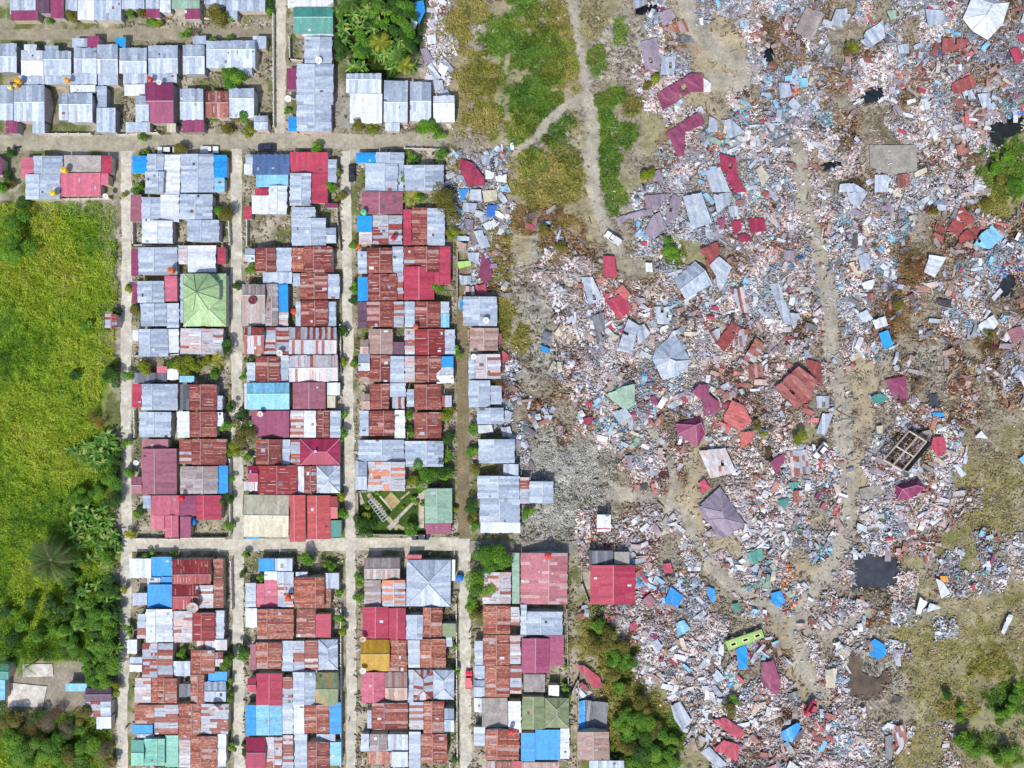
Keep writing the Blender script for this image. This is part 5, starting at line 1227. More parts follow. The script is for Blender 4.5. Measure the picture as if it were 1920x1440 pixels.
def crown_mesh(rad, hgt, n, cols, seed, flat=.75, leaf=(.22, .5), bare=0):
    r = np.random.default_rng(seed); nb = 9 if rad > 2 else 6
    cb = r.normal(0, .42, (nb, 3))*rad; cb[0] = 0; cb[:, 2] = cb[:, 2]*flat*.7; rb = r.uniform(.38, .62, nb)*rad
    i = r.integers(0, nb, n); d = r.normal(0, 1, (n, 3)); d /= np.linalg.norm(d, axis=1)[:, None]; d[:, 2] = np.where(d[:, 2] < -.2, -d[:, 2], d[:, 2])
    c = cb[i]+d*(rb[i]*r.uniform(.7, 1.08, n))[:, None]*np.array([1, 1, flat]); c[:, 2] += hgt
    a = r.uniform(0, 2*np.pi, n); t = r.normal(0, .5, n); L = r.uniform(*leaf, n)*(.6 if bare else 1); W = L*r.uniform(.35, .6, n)*(.25 if bare else 1)
    u = np.stack([np.cos(a), np.sin(a), np.sin(t)*.6], -1); v = np.cross(u, d+np.array([0, 0, .8])); v /= (np.linalg.norm(v, axis=1)[:, None]+1e-6)
    V = np.stack([c-u*L[:, None]*.5, c+v*W[:, None]*.5, c+u*L[:, None]*.5, c-v*W[:, None]*.5], 1).reshape(-1, 3)
    # point every leaf upward
    cl = mixc(cols, .5+.25*(hsh(i, i*0, seed)-.5)*2+r.normal(0, .22, n)); col = np.ones((n, 4)); col[:, :3] = cl*r.uniform(.8, 1.15, n)[:, None]
    return npmesh('crown', V, np.arange(4*n).reshape(n, 4), 4, np.repeat(col, 4, 0), M_LEAF)
TRC = {'g': ('green', [(44, 84, 16), (70, 116, 24), (98, 144, 34), (130, 166, 48)]), 'y': ('yellow green', [(76, 92, 18), (120, 134, 28), (156, 160, 40)]),
       'd': ('dark green', [(28, 60, 16), (48, 86, 24), (74, 112, 34)]), 'b': ('brown dry', [(72, 52, 30), (112, 84, 44), (140, 108, 58)]), 's': ('grey bare', [(110, 100, 84), (140, 130, 112), (96, 92, 60)]),
       'o': ('olive', [(70, 72, 22), (104, 102, 36), (130, 122, 52)]), 'r': ('reddish brown', [(90, 44, 26), (128, 70, 40), (146, 92, 56)])}
CRV = {}
def tree(px, py, rpx, kind, seed):
    rad = rpx*M_PX; q = (kind, round(rad*2)/2 or .5, seed % 3)
    if q not in CRV:
        rr = q[1]; CRV[q] = (crown_mesh(rr, max(.6, rr*.9+.4), int(260+420*rr*rr) if rr < 3.2 else 5200, TRC[kind][1], seed, leaf=(.2, .42), bare=kind in 'bsr'), None)
        b = MB(); hh = max(.6, rr*.9+.4); b.bar((0, 0, -.3), (0, 0, hh*.8), .06+.05*rr, lin((110, 92, 74)), 6, .04)
        rn = random.Random(seed)
        for _ in range(4 if kind not in 'bsr' else 14):
            a = rn.uniform(0, 6.28); b.bar((0, 0, hh*rn.uniform(.3, .7)), (math.cos(a)*rr*.65, math.sin(a)*rr*.65, hh*rn.uniform(.8, 1.2)), .05+.015*rr, lin((126, 110, 90)), 4, .015)
        CRV[q] = (CRV[q][0], b.mesh('trunk', M_BARK))
    big = rad > 1.7; o = bpy.data.objects.new('tree' if big else 'shrub', None); link(o); o.location = (*P(px, py, rad)[:2], max(gz(px, py), 0)); o.rotation_euler.z = (seed*1.7) % 6.28
    s = rad/q[1]; o.scale = (s, s, s)
    link(bpy.data.objects.new('trunk' if big else 'stem', CRV[q][1]), o); link(bpy.data.objects.new('crown', CRV[q][0]), o)
    tag(o, 'tree' if big else 'shrub', f"{TRC[kind][0]} {'leafy tree' if big else 'bushy shrub'}" if kind not in 'bsr' else f"{TRC[kind][0]} {'tree' if big else 'shrub'}", px, py, 'trees around the settlement' if big else 'shrubs around the settlement')
TREES = """833 375 25 o;915 1047 24 g;897 1100 21 g;940 1050 22 g;905 1030 14 d;925 1075 16 g;595 277 13 g;335 278 13 o;272 285 7 g;621 353 12 g;638 367 11 o;636 327 8 y;418 325 6 g;420 405 16 o;411 398 11 g;258 357 9 g;260 327 6 y;240 541 9 y;252 580 11 o;470 505 9 g;447 537 8 d;
275 688 14 y;346 690 17 y;322 684 12 g;370 690 12 y;390 672 9 y;405 700 12 g;244 705 12 g;425 655 14 d;468 676 8 g;458 705 8 g;645 617 11 d;645 680 9 y;432 765 9 d;457 775 12 d;455 815 20 o;470 800 14 g;440 838 13 y;645 775 8 g;643 815 10 g;420 795 11 g;240 830 9 g;242 885 12 g;468 857 8 g;
262 955 10 d;260 965 8 g;430 850 8 g;430 895 9 g;432 935 11 d;430 985 9 g;243 1002 9 y;640 935 11 y;642 960 13 g;462 1040 8 g;280 1042 9 g;325 1040 7 g;455 1075 6 d;490 1085 8 g;575 1050 15 g;600 1055 10 s;620 1060 9 g;640 1110 8 g;243 1180 9 g;235 1105 8 y;428 1240 14 g;430 1225 10 d;
455 1215 12 d;455 1230 10 g;430 1280 9 g;430 1305 9 g;342 1225 9 g;640 1160 10 g;640 1185 9 y;458 1395 7 d;458 1410 6 d;437 1400 8 g;660 460 8 g;664 540 9 g;662 565 8 d;665 680 8 g;670 640 6 s;755 330 12 g;785 372 11 g;668 445 6 o;820 540 14 g;850 435 10 y;857 660 10 g;765 780 9 g;770 800 9 d;775 815 8 g;
840 780 14 y;845 820 12 d;840 855 10 g;838 890 14 g;800 890 20 g;780 900 14 y;825 880 16 d;885 805 12 g;885 845 10 g;893 880 8 o;885 945 13 d;890 970 14 o;895 985 10 g;853 955 7 y;686 988 17 d;690 965 10 y;768 995 14 g;990 960 11 g;1255 468 14 g;1262 478 12 g;1250 455 9 g;885 1130 14 g;890 1145 10 y;
895 1155 12 o;675 1085 10 g;672 1120 9 g;855 1210 7 g;856 1255 7 g;853 1425 8 d;1060 1290 8 g;1065 1305 8 g;1062 1250 6 g;430 145 16 g;445 150 18 g;425 130 12 g;410 105 5 g;395 80 12 g;430 78 10 g;410 30 18 o;435 30 12 g;370 60 9 s;350 65 10 g;265 25 12 o;285 40 9 g;245 25 9 g;300 45 8 y;140 35 12 o;
95 42 7 g;270 255 9 g;440 218 12 o;460 215 14 g;425 245 12 o;470 245 10 y;400 220 9 g;790 240 14 g;810 240 16 g;825 255 10 g;675 235 13 o;695 240 9 y;800 162 9 s;830 290 12 g;770 295 9 g;780 300 8 d;538 208 6 g;505 20 8 g;508 8 7 d;20 285 8 d;5 350 14 g;12 330 9 d;20 345 8 o;235 365 5 y;
213 700 15 d;200 710 12 g;140 700 10 d;165 610 10 g;218 585 8 d;30 420 22 g;20 470 25 g;45 380 14 d;100 1395 22 g;40 1390 24 g;130 1365 16 s;90 1350 22 s;110 1340 16 b;60 1345 14 s;150 1365 12 g;160 1400 20 g;190 1410 16 s;200 1395 12 s;20 1350 18 o;175 1330 8 g;145 1420 18 d;60 1425 20 g;210 1425 12 o;
150 1165 18 g;200 1255 20 g;190 1215 22 g;165 1235 16 g;135 1210 16 g;120 1185 16 g;215 1285 12 y;180 1275 16 g;205 1180 18 g;210 1140 15 d;150 1050 14 g;165 1060 12 y;205 1040 14 g;210 900 18 g;215 940 16 d;185 920 16 g;150 930 18 g;205 1100 16 d;180 1150 20 g;215 860 12 d;190 790 16 r;175 780 14 b;
935 715 16 b;945 728 14 r;950 745 12 r;925 705 14 o;1092 435 13 r;1055 465 12 o;1045 400 14 b;1022 430 12 o;990 410 18 b;1070 400 8 g;1725 720 12 r;1715 735 10 b;1800 718 12 r;1695 760 12 b;1670 545 13 b;1685 600 16 b;1685 570 12 o;1860 655 14 b;1855 625 10 o;1640 460 8 b;1715 500 22 r;1700 475 14 b;
1890 300 14 g;1865 320 14 g;1905 350 16 g;1850 380 12 o;1875 340 12 o;1885 290 10 b;1225 150 10 y;1208 330 12 y;1210 160 8 o;1590 100 14 b;1600 90 10 y;1530 110 12 b;1750 395 10 o;1810 1390 18 g;1830 1400 14 g;1890 1410 16 g;1870 1420 12 g;1800 1385 12 g;1880 1340 12 g;1900 1310 12 g;1905 1290 10 g;1890 1330 12 g;
1800 1345 8 g;1775 1305 10 d;1800 1325 8 g;1495 825 12 y;1420 800 10 o;1430 815 8 y;1368 1325 14 o;1375 1310 9 g;1160 1290 12 g;1155 1285 8 g;1120 1170 14 g;1130 1180 14 g;1110 1200 16 o;1140 1200 18 o;1165 1210 16 o;1150 1230 18 g;1175 1240 16 g;1130 1215 12 b;1155 1265 14 o;1170 1285 12 o;1200 1320 16 o;
1170 1340 16 g;1195 1350 20 g;1215 1340 14 b;1230 1360 16 o;1180 1375 16 g;1160 1360 14 g;1215 1380 16 g;1240 1375 14 g;1255 1385 14 g;1170 1400 16 o;1200 1410 20 d;1230 1410 18 g;1190 1430 16 g;1255 1410 14 g;1270 1390 10 o;1265 1430 12 g;1155 1425 10 d;1245 1430 16 g;1060 300 12 o;1030 330 22 o;1060 350 18 o;
1000 320 16 o;1005 360 18 o;1040 370 18 b;970 375 14 b;1000 395 14 o;900 190 18 o;900 160 14 o;870 60 16 o;885 140 14 o;905 230 14 o;890 110 12 o;955 95 20 g;975 70 16 o;1000 60 16 o;1035 60 20 o;1060 120 20 g;1010 130 24 g;1000 90 20 g;985 160 20 g;1030 170 16 o;1065 140 16 g;970 235 14 o;950 170 12 g;1060 250 14 o;1040 240 10 g"""
for i, s in enumerate(TREES.replace('\n', '').split(';')):
    a = s.split(); 
    if len(a) == 4 and not (845 < float(a[0]) < 1110 and float(a[1]) < 420 and not (a[3] == 'b' and float(a[1]) > 390)): tree(float(a[0]), float(a[1]), float(a[2])*1.05, a[3], i*7+3)
# palms and banana plants
def frond(b, az, L, w, cols, rn, droop=.6, up=.5, seg=9, leaf=True, z0=0, r0=.1):
    ca, sa = math.cos(az), math.sin(az); pts = []
    for i in range(seg+1):
        t = i/seg; rr = r0+L*t*(1-.15*t); pts.append(Vector((ca*rr, sa*rr, z0+L*(up*t-droop*t*t))))
    sd = Vector((-sa, ca, 0)); c0 = lin(rn.choice(cols), .95)
    for i in range(seg):
        p, q = pts[i], pts[i+1]; t = (i+.5)/seg
        if leaf:
            for sgn in (-1, 1):
                for k in range(3):
                    a = p.lerp(q, k/3); e = p.lerp(q, (k+.45)/3); ln = w*math.sin(math.pi*min(1, t*.86+.12))*rn.uniform(.8, 1.1)
                    tip = a.lerp(e, .5)+sd*sgn*ln+(q-p).normalized()*ln*.45-Vector((0, 0, ln*.35)); c = tuple(v*rn.uniform(.75, 1.2) for v in c0)
                    f = [a, e, tip] if sgn > 0 else [e, a, tip]; b.face(f[::-1], c)
        else:
            w0, w1 = w*math.sin(math.pi*(i/seg*.9+.1))**.6*.5, w*math.sin(math.pi*min(1, (i+1)/seg*.9+.1))**.6*.5; c = tuple(v*rn.uniform(.85, 1.15) for v in c0)
            d = Vector((0, 0, w0*.5)); b.face([p, p-sd*w0+d, q-sd*w1+d, q], c); b.face([p, q, q+sd*w1+d, p+sd*w0+d], c)
def palm_meshes(L, w, n, cols, H_, seed, leaf=True, trunk=.16):
    rn = random.Random(seed); b = MB()
    for i in range(n): frond(b, i*2.399+rn.uniform(-.2, .2), L*rn.uniform(.7, 1.05), w, cols, rn, rn.uniform(.4, .9), rn.uniform(.3, .9), 9 if leaf else 6, leaf, H_, .12)
    t = MB(); t.bar((0, 0, -.3), (0, 0, H_+.1), trunk*1.3, lin((128, 112, 90)), 7, trunk); return b.mesh('crown', M_LEAF), t.mesh('trunk', M_BARK)
PG = [(70, 112, 36), (92, 132, 44), (110, 142, 52), (58, 92, 30)]; PY = [(150, 160, 36), (176, 172, 44), (128, 148, 34), (196, 180, 60)]; PD = [(66, 92, 38), (84, 108, 48), (54, 80, 30), (112, 118, 74)]
BN = [(64, 108, 34), (84, 130, 44), (112, 152, 62), (146, 168, 88)]
def place(nm, ms, px, py, h, cat, look, grp, rot, sc=1, label=None):
    o = bpy.data.objects.new(nm, None); link(o); o.location = (*P(px, py, h)[:2], max(0, gz(px, py))); o.rotation_euler.z = rot; o.scale = (sc,)*3
    link(bpy.data.objects.new('trunk' if nm != 'banana_plant' else 'stem', ms[1]), o); link(bpy.data.objects.new('crown' if nm != 'banana_plant' else 'leaves', ms[0]), o); tag(o, cat, look, px, py, grp, label=label)
GP = palm_meshes(8.4, .95, 110, PD, 5.5, 1, trunk=.5)
place('palm_tree', GP, 95, 1050, 5.5, 'palm', '', 'palms', .3, label='giant palm with huge grey green fronds and a brown heart in the field')
PM = palm_meshes(3.6, .6, 20, PG, 5, 2); PMY = palm_meshes(3.2, .6, 18, PY, 4, 3); PS = palm_meshes(2.2, .4, 14, PG, 2, 4)
for i, (x, y, mm, sc, nm) in enumerate([(770, 372, PMY, 1, 'yellow'), (410, 675, PMY, .95, 'yellow'), (716, 83, PMY, 1.2, 'yellow'), (660, 12, PM, 1.3, 'green'), (700, 5, PM, 1.2, 'green'), (760, 125, PMY, 1, 'yellow'), (826, 292, PM, .8, 'green'), (886, 950, PS, 1.3, 'green'), (8, 1235, PM, 1.1, 'green'),
          (58, 1245, PM, 1.1, 'green'), (240, 1003, PMY, .6, 'yellow'), (775, 992, PS, 1.1, 'green'), (750, 110, PM, .9, 'green'), (640, 20, PM, 1.0, 'green'), (1372, 1322, PS, .9, 'green')]):
    place('palm_tree', mm, x, y, 3.5, 'palm', f'{nm} feathery palm', 'palms', i*1.3, sc)
BM = [palm_meshes(2.3, .55, 8, BN, 1.8, 10+i, False, .12) for i in range(3)]; rn = random.Random(5); k = 0
def bananas(poly, n):
    global k
    c = 0; X0 = min(p[0] for p in poly); X1 = max(p[0] for p in poly); Y0 = min(p[1] for p in poly); Y1 = max(p[1] for p in poly)
    while c < n:
        x, y = rn.uniform(X0, X1), rn.uniform(Y0, Y1)
        if inpoly(np.array([x]), np.array([y]), poly)[0]: place('banana_plant', BM[k % 3], x, y, 2, 'banana plant', 'broad leaved banana plant', 'banana plants', rn.uniform(0, 6.3), rn.uniform(.8, 1.15)); c += 1; k += 1
bananas([(630, 5), (745, 0), (750, 60), (780, 110), (778, 135), (630, 132)], 62); bananas([(115, 845), (220, 810), (222, 900), (160, 880)], 26); bananas([(120, 960), (222, 950), (222, 1060), (150, 1045)], 42); bananas([(140, 1100), (222, 1080), (222, 1240), (120, 1230)], 40)
for i in range(26):
    x, y = rn.uniform(635, 775), rn.uniform(8, 135); tree(x, y, rn.uniform(10, 16), rn.choice('gdg'), 900+i)

for i in range(28):
    x, y = rn.uniform(5, 218), rn.uniform(1335, 1436)
    tree(x, y, rn.uniform(9, 20), rn.choice('gsdosbo'), 1200+i)
for i in range(16):
    x, y = rn.uniform(118, 218), rn.uniform(1060, 1270); tree(x, y, rn.uniform(10, 18), rn.choice('ggd'), 1300+i)
for i, (x, y) in enumerate([(20, 1150), (60, 1130), (40, 1170), (100, 1140), (110, 1180), (15, 1140), (70, 1190), (20, 1200)]): tree(x, y, 12+i % 4*2, 'gdgd'[i % 4], 1400+i)
# ---------------------------------------------------------------- vehicles, dishes, tanks, walls
DK = lin((28, 30, 34))
def car(px, py, ang, col, kind, label, z=0.0, roll=0, cat='car', bed=None):
    o = bpy.data.objects.new('pickup' if kind == 'pickup' else 'car', None); link(o); L = 4.6; W = 1.75; zz = z+.1; c = lin(col, .8)
    b = MB(); prof = [(-2.3, .45), (-2.25, .85), (-1.3, .95), (2.05, .98), (2.3, .8), (2.3, .45)] if kind != 'pickup' else [(-2.3, .45), (-2.28, .85), (-1.4, .98), (.25, 1.0), (2.3, 1.0), (2.3, .5)]
    def loft(b, pr, w0, w1, c):
        n = len(pr); Lp = [(x, -(w0 if h < .7 else w1)/2, h) for x, h in pr]; Rp = [(x, -y, h) for x, y, h in Lp]
        for i in range(n): j = (i+1) % n; b.face([Lp[i], Lp[j], Rp[j], Rp[i]], c)
        b.face(Lp[::-1], c); b.face(Rp, c)
    if kind == 'pickup':
        loft(b, [(-2.3, .45), (-2.28, .85), (-1.4, .98), (.2, 1.0), (.2, .45)], 1.74, 1.68, c)
        b.box(1.25, 0, .45, 2.1, 1.7, .12, c); b.box(1.25, .82, .45, 2.1, .08, .6, c); b.box(1.25, -.82, .45, 2.1, .08, .6, c); b.box(2.27, 0, .45, .08, 1.7, .6, c)
        bd = MB(); bd.box(1.25, 0, .58, 2.0, 1.5, .3 if bed else .03, lin(bed or (120, 120, 120))); bd.obj('load_bed', M_CAR, o)
        cab = (-.95, .2, -.75, .1)
    else: loft(b, prof, 1.74, 1.68, c); cab = (-1.05, 1.75, -.45, 1.25)
    b.obj('body', M_CAR, o); g = MB(); x0, x1, t0, t1 = cab
    bt = [(x0, -.8, .96), (x1, -.8, .96), (x1, .8, .96), (x0, .8, .96)]; tp = [(t0, -.62, 1.48), (t1, -.62, 1.48), (t1, .62, 1.48), (t0, .62, 1.48)]
    for i in range(4): j = (i+1) % 4; g.face([bt[i], bt[j], tp[j], tp[i]], DK)
    g.obj('windows', M_GLASS, o); rf = MB(); rf.prism([(t0+.05, -.6, 1.52), (t1, -.6, 1.52), (t1, .6, 1.52), (t0+.05, .6, 1.52)], .05, c); rf.obj('cab_roof', M_CAR, o)
    for x in (-1.45, 1.4):
        for s in (-1, 1): w_ = MB(); w_.bar((x, s*.72, .33), (x, s*.9, .33), .33, lin((30, 30, 32)), 10); w_.bar((x, s*.88, .33), (x, s*.92, .33), .17, lin((150, 150, 155)), 8); w_.obj('wheel', M_PLAS, o)
    for s in (-1, 1): h_ = MB(); h_.box(-2.27, s*.62, .66, .1, .32, .16, lin((235, 235, 220))); h_.obj('headlight', M_GLASS, o)
    o.location = (*P(px, py, .8)[:2], zz); o.rotation_euler = (roll, 0, R(ang)); tag(o, cat, '', label=label, group='vehicles')
car(393, 281, 180, (232, 236, 240), 'pickup', 'white pickup parked on the main street above a grey roofed house', cat='pickup', bed=(200, 206, 214))
car(500, 277, 0, (44, 54, 74), 'car', 'dark blue car parked on the main street above the dark blue panelled roof')
car(312, 282, 0, (214, 218, 220), 'car', 'pale car half hidden under an olive tree beside the main street')
car(660, 325, 90, (40, 46, 56), 'car', 'black car parked at the street side west of a grey roof')
car(879, 1274, -90, (226, 22, 76), 'pickup', 'bright red pickup standing in the fourth street', cat='pickup', bed=(226, 40, 90))
car(1149, 448, -35, (236, 238, 242), 'pickup', 'white pickup stranded at the edge of the rubble', z=.7, cat='pickup', bed=(214, 214, 220))
car(1535, 843, 50, (228, 230, 234), 'car', 'white wrecked car nose down in rubble west of the concrete frame ruin', z=.9, roll=.3)
car(788, 1006, 0, (52, 60, 80), 'car', 'dark car parked south of the diamond garden')
car(1516, 1325, 60, (206, 60, 90), 'car', 'crumpled pink red car lying in rubble near the blue tarp', z=.9, roll=.5)
def moto(px, py, ang, label):
    o = bpy.data.objects.new('motorcycle', None); link(o)
    for x in (-.6, .6): b = MB(); b.bar((x, -.05, .3), (x, .05, .3), .3, lin((26, 26, 28)), 10); b.obj('wheel', M_PLAS, o)
    b = MB(); b.box(0, 0, .35, .9, .26, .3, lin((60, 30, 36))); b.box(-.25, 0, .65, .6, .24, .12, DK); b.bar((.5, 0, .3), (.4, 0, 1.0), .04, DK); b.bar((.4, -.35, 1), (.4, .35, 1), .025, DK); b.obj('body', M_CAR, o)
    o.location = (*P(px, py)[:2], .1); o.rotation_euler.z = R(ang); tag(o, 'motorcycle', '', label=label)
moto(35, 278, 10, 'small dark motorcycle standing on the main street near the map edge'); moto(655, 1350, 80, 'dark motorcycle parked beside the third street'); moto(855, 1003, 5, 'dark motorcycle at the crossing beside the green roofed hall')
moto(240, 1361, 40, 'lone dark motorcycle on the first street beside the mint house')
def roof_z(px, py):
    z = 0
    for PN, _ in ROOFTOP:
        for p in PN:
            if p[0]-2 < px < p[2]+2 and p[1]-2 < py < p[3]+2: z = max(z, 3.9)
    return z
for px, py, r, c in [(300, 156, 4.5, (236, 236, 240)), (598, 115, 6.5, (240, 240, 242)), (541, 187, 6, (246, 246, 248)), (363, 1137, 10.5, (196, 186, 180)), (402, 1329, 9.5, (206, 200, 200)), (681, 1256, 6, (240, 240, 242)), (888, 669, 5.5, (248, 248, 250)), (911, 601, 6, (240, 240, 244)),
                     (525, 662, 6, (230, 226, 222)), (257, 867, 5, (240, 240, 244)), (489, 776, 5.5, (232, 214, 204)), (681, 1197, 6, (226, 190, 176)), (475, 563, 7.5, (120, 56, 66)), (200, 369, 5, (244, 244, 246)), (1137, 975, 5, (246, 246, 248)), (592, 846, 2.5, (244, 236, 240)), (1357, 822, 4, (238, 238, 240)), (1128, 1433, 3, (240, 240, 240))]:
    z = roof_z(px, py) or 2.6
    if px > 1300: z = 1.5
    root = bpy.data.objects.new('satellite_dish', None); link(root); R_ = r*M_PX; b = MB(); cl = lin(c)
    prof = [(.02, .0), (R_*.4, R_*.05), (R_*.75, R_*.17), (R_, R_*.32)]; b.lathe(0, 0, prof, cl, 16, [tuple(v*.9 for v in cl), cl, cl])
    for i in range(8): a = i*math.pi/4; b.bar((0, 0, .03), (R_*math.cos(a), R_*math.sin(a), R_*.33), .02, tuple(v*.6 for v in cl), 3)
    d = b.obj('dish', M_WALL, root, True); d.location.z = .5; d.rotation_euler = (.25, .15, 0)
    b = MB(); b.bar((0, 0, -.9), (0, 0, .5), .05, lin((120, 120, 124))); b.obj('mast', M_WALL, root); b = MB(); b.bar((0, 0, .5), (.05, -.1, .5+R_*.8), .025, lin((110, 110, 110))); b.box(.05, -.1, .5+R_*.8, .14, .14, .14, lin((230, 230, 230))); b.obj('receiver_arm', M_WALL, root)
    root.location = P(px, py, z+.3); tag(root, 'satellite dish', f"{'large mesh' if r > 8 else ('dark red' if c[1] < 80 else 'white round')} satellite dish", px, py, 'satellite dishes')
for px, py, c, nm, r in [(37, 153, (236, 170, 40), 'orange', 5.5), (32, 162, (236, 176, 50), 'orange', 4), (21, 165, (240, 224, 150), 'pale yellow', 4), (128, 152, (236, 160, 40), 'orange', 4.5), (283, 150, (224, 60, 50), 'red', 4.5), (123, 320, (240, 200, 50), 'yellow', 5.5), (102, 363, (240, 200, 50), 'yellow', 5),
                         (323, 508, (214, 110, 70), 'terracotta', 6), (552, 584, (214, 84, 60), 'orange red', 6), (342, 933, (230, 30, 40), 'red', 5), (362, 977, (30, 130, 220), 'blue', 8), (780, 613, (200, 100, 70), 'terracotta', 5), (738, 447, (190, 40, 50), 'red', 4.5), (541, 1120, (230, 90, 50), 'orange', 5), (959, 1370, (224, 44, 40), 'red', 4.5),
                         (1027, 1041, (214, 70, 60), 'red', 6), (683, 399, (110, 200, 150), 'green', 5.5), (671, 462, (230, 100, 50), 'orange', 5), (862, 1083, (30, 130, 224), 'blue', 7)]:
    z = roof_z(px, py); root = bpy.data.objects.new('water_tank', None); link(root); b = MB(); R_ = r*M_PX; h = R_*1.7
    b.lathe(0, 0, [(0.01, 0), (R_, 0), (R_*1.02, h*.3), (R_, h*.33), (R_*1.02, h*.6), (R_, h*.63), (R_*.96, h*.85), (R_*.5, h), (.01, h)], lin(c), 16); b.obj('tank_body', M_PLAS, root, True)
    b = MB(); b.lathe(0, 0, [(R_*.3, h-.02), (R_*.3, h+.1), (.01, h+.12)], tuple(v*.7 for v in lin(c)), 12); b.obj('lid', M_PLAS, root)
    root.location = P(px, py, z+.1) if z else (*P(px, py, .5)[:2], 0); tag(root, 'water tank', f'{nm} round water tank', px, py, 'water tanks')
# yard walls
for i, (pts, c) in enumerate([([(92, 254), (175, 254)], 0), ([(225, 256), (300, 252)], 0), ([(515, 30), (516, 240)], 0), ([(253, 420), (254, 461), (340, 463)], 0), ([(432, 416), (434, 460)], 0), ([(466, 414), (466, 462)], 0), ([(255, 668), (340, 665)], 0), ([(258, 1008), (340, 1009)], 0), ([(345, 1007), (425, 1007)], 0),
                              ([(703, 920), (672, 921), (674, 1000), (797, 1002)], 1), ([(545, 75), (546, 115), (570, 118)], 0), ([(858, 470), (858, 560)], 1), ([(256, 770), (257, 818)], 0), ([(640, 610), (641, 700)], 0), ([(1062, 1140), (1066, 1330)], 1), ([(98, 376), (210, 374)], 0), ([(634, 400), (640, 470)], 1), ([(434, 860), (435, 1000)], 0),
                              ([(436, 1050), (438, 1140)], 0), ([(641, 1140), (641, 1430)], 0), ([(856, 1130), (858, 1430)], 0), ([(760, 281), (825, 283)], 0), ([(1090, 1052), (1090, 1090), (1103, 1128)], 1), ([(1064, 1310), (1084, 1270), (1082, 1440)], 1)]):
    b = MB(); cc = lin(((222, 216, 206), (180, 174, 160))[c])
    for (x0, y0), (x1, y1) in zip(pts[:-1], pts[1:]):
        A, B_ = Vector(P(x0, y0)), Vector(P(x1, y1)); m = (A+B_)/2; d = B_-A; b.box(m.x, m.y, -.2, d.length+.2, .2, 1.7, cc, math.atan2(d.y, d.x))
        n = int(d.length/3)+1
        for t in range(n+1): p = A.lerp(B_, t/n); b.box(p.x, p.y, -.2, .32, .32, 1.95, cc)
    o = b.obj('yard_wall', M_WALL); tag(o, 'wall', f"{'white' if not c else 'weathered grey'} yard wall", pts[0][0], pts[0][1], 'yard walls')
# diamond garden
def gquad(name, pts, z, t, c, cat, label, mt=M_ROAD, kind=None):
    b = MB(); b.prism([P(x, y, z) for x, y in pts[::-1]], t, c); o = b.obj(name, mt); tag(o, cat, '', label=label)
    if kind: o['kind'] = kind
gquad('lawn', [(672, 921), (795, 915), (797, 1000), (674, 1000)], .10, .15, lin((70, 98, 40)), 'lawn', 'clipped dark lawn of the diamond garden', M_GROUND, 'structure')
gquad('path', [(733, 922), (751, 940), (737, 955), (719, 938)], .14, .1, lin((178, 160, 116)), 'paving', 'sandy square of the diamond garden', M_ROAD, 'structure')
for k_, (a, c, w_) in enumerate([((690, 926), (745, 992), 8), ((800, 920), (728, 992), 9), ((712, 930), (735, 957), 3), ((751, 936), (768, 922), 3), ((700, 935), (716, 950), 3), ((790, 925), (790, 990), 10), ((745, 985), (765, 996), 6), ((672, 925), (680, 945), 8)]):
    dx, dy = c[0]-a[0], c[1]-a[1]; l_ = math.hypot(dx, dy); nx_, ny_ = -dy/l_*w_/2, dx/l_*w_/2
    q_ = [(a[0]-nx_, a[1]-ny_), (c[0]-nx_, c[1]-ny_), (c[0]+nx_, c[1]+ny_), (a[0]+nx_, a[1]+ny_)]
    q_ = q_[::-1] if (q_[1][0]-q_[0][0])*(q_[2][1]-q_[1][1])-(q_[1][1]-q_[0][1])*(q_[2][0]-q_[1][0]) < 0 else q_
    gquad('path', q_, .15+.006*k_, .1, lin(((182, 166, 140), (192, 180, 166), (206, 198, 176))[k_ % 3]), 'paving', 'geometric paving of the diamond garden', M_ROAD, 'structure')
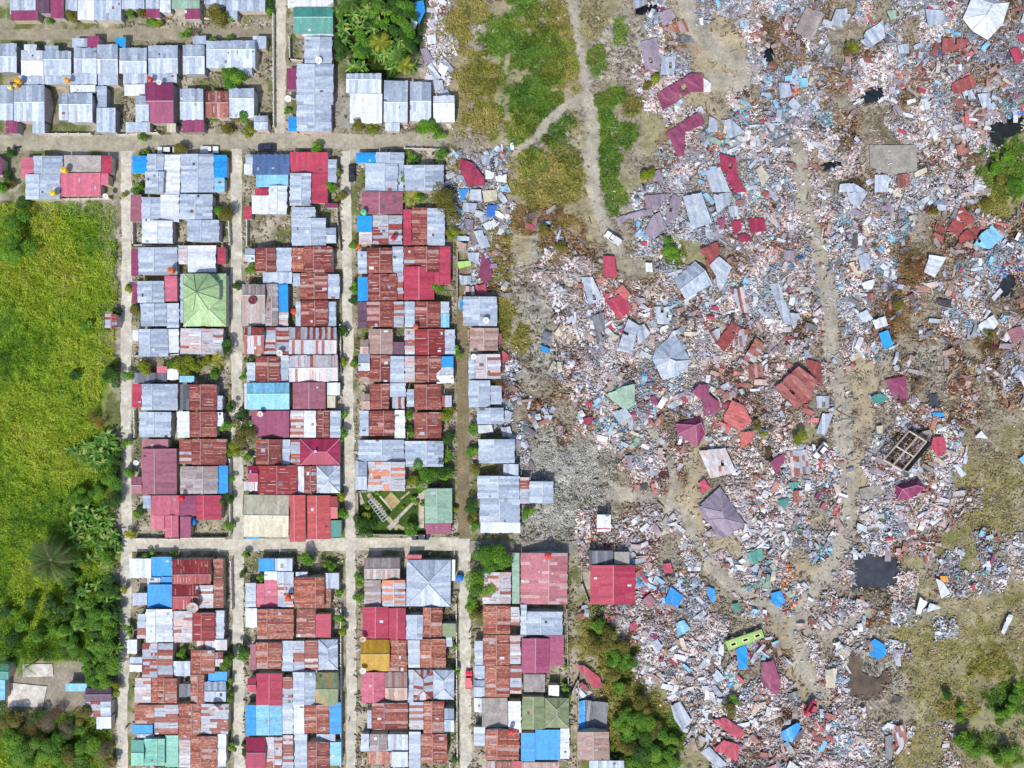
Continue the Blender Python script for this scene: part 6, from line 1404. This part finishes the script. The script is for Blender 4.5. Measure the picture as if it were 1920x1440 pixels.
for k_, (x, y, r_) in enumerate([(776, 934, 5), (781, 942, 4), (792, 945, 5), (765, 992, 6), (690, 950, 5), (700, 985, 6), (780, 990, 5), (757, 950, 3), (726, 965, 4), (707, 925, 4)]): tree(x, y, r_, 'gyg'[k_ % 3], 1500+k_)
gquad('flower_bed', [(776, 946), (748, 975), (748, 983), (779, 954)], .45, .4, lin((62, 92, 34)), 'flower bed', 'narrow hedged flower bed between pale garden paths', M_GROUND)
b = MB()
for k_ in range(9):
    t_ = k_/8; b.bar(P(690+t_*28, 940+t_*38, 1.9), P(698+t_*30, 936+t_*34, 1.9), .1, lin((206, 212, 224)), 4)
b.bar(P(690, 940, 1.9), P(718, 978, 1.9), .1, lin((190, 196, 208)), 4); b.bar(P(698, 936, 1.9), P(728, 970, 1.9), .1, lin((190, 196, 208)), 4)
for x_, y_ in ((690, 940), (718, 978), (698, 936), (728, 970)): b.bar(P(x_, y_, 0), P(x_, y_, 1.9), .08, lin((170, 176, 188)), 4)
tag(b.obj('trellis', M_WALL), 'trellis', '', label='pale slatted pergola standing diagonally in the diamond garden')
# grey mud pile
def mtest():
    r = np.random.default_rng(8); n = 26000; px = r.uniform(960, 1150, n); py = r.uniform(810, 1008, n); k = (cell(px, py, 30) != ord('u')) & ~((px < 978) & (py > 860)) & (r.random(n) < np.clip(1.9-1.5*np.hypot((px-1055)/95, (py-905)/105)+2*(fbm(px/16, py/16, 250, 3)-.5), 0, 1)) & free(px, py)
    px, py = px[k], py[k]; n = len(px); z = terrain(px, py)+.05*r.random(n); v = r.uniform(128, 188, n)
    me = blades('mud_clods', px, py, z, r.uniform(.18, .6, n), r.uniform(.1, .3, n), np.stack([(v/255)**2.2*1.15, (v/255)**2.2*1.15, (v/255)**2.2*1.05], -1), 8, .9, M_GROUND)
    o = link(bpy.data.objects.new('mud_clods', me)); o['kind'] = 'stuff'; o['category'] = 'mud'; o['label'] = 'crumpled grey mud and twigs heaped beside the surviving houses'
mtest()
finish_labels()
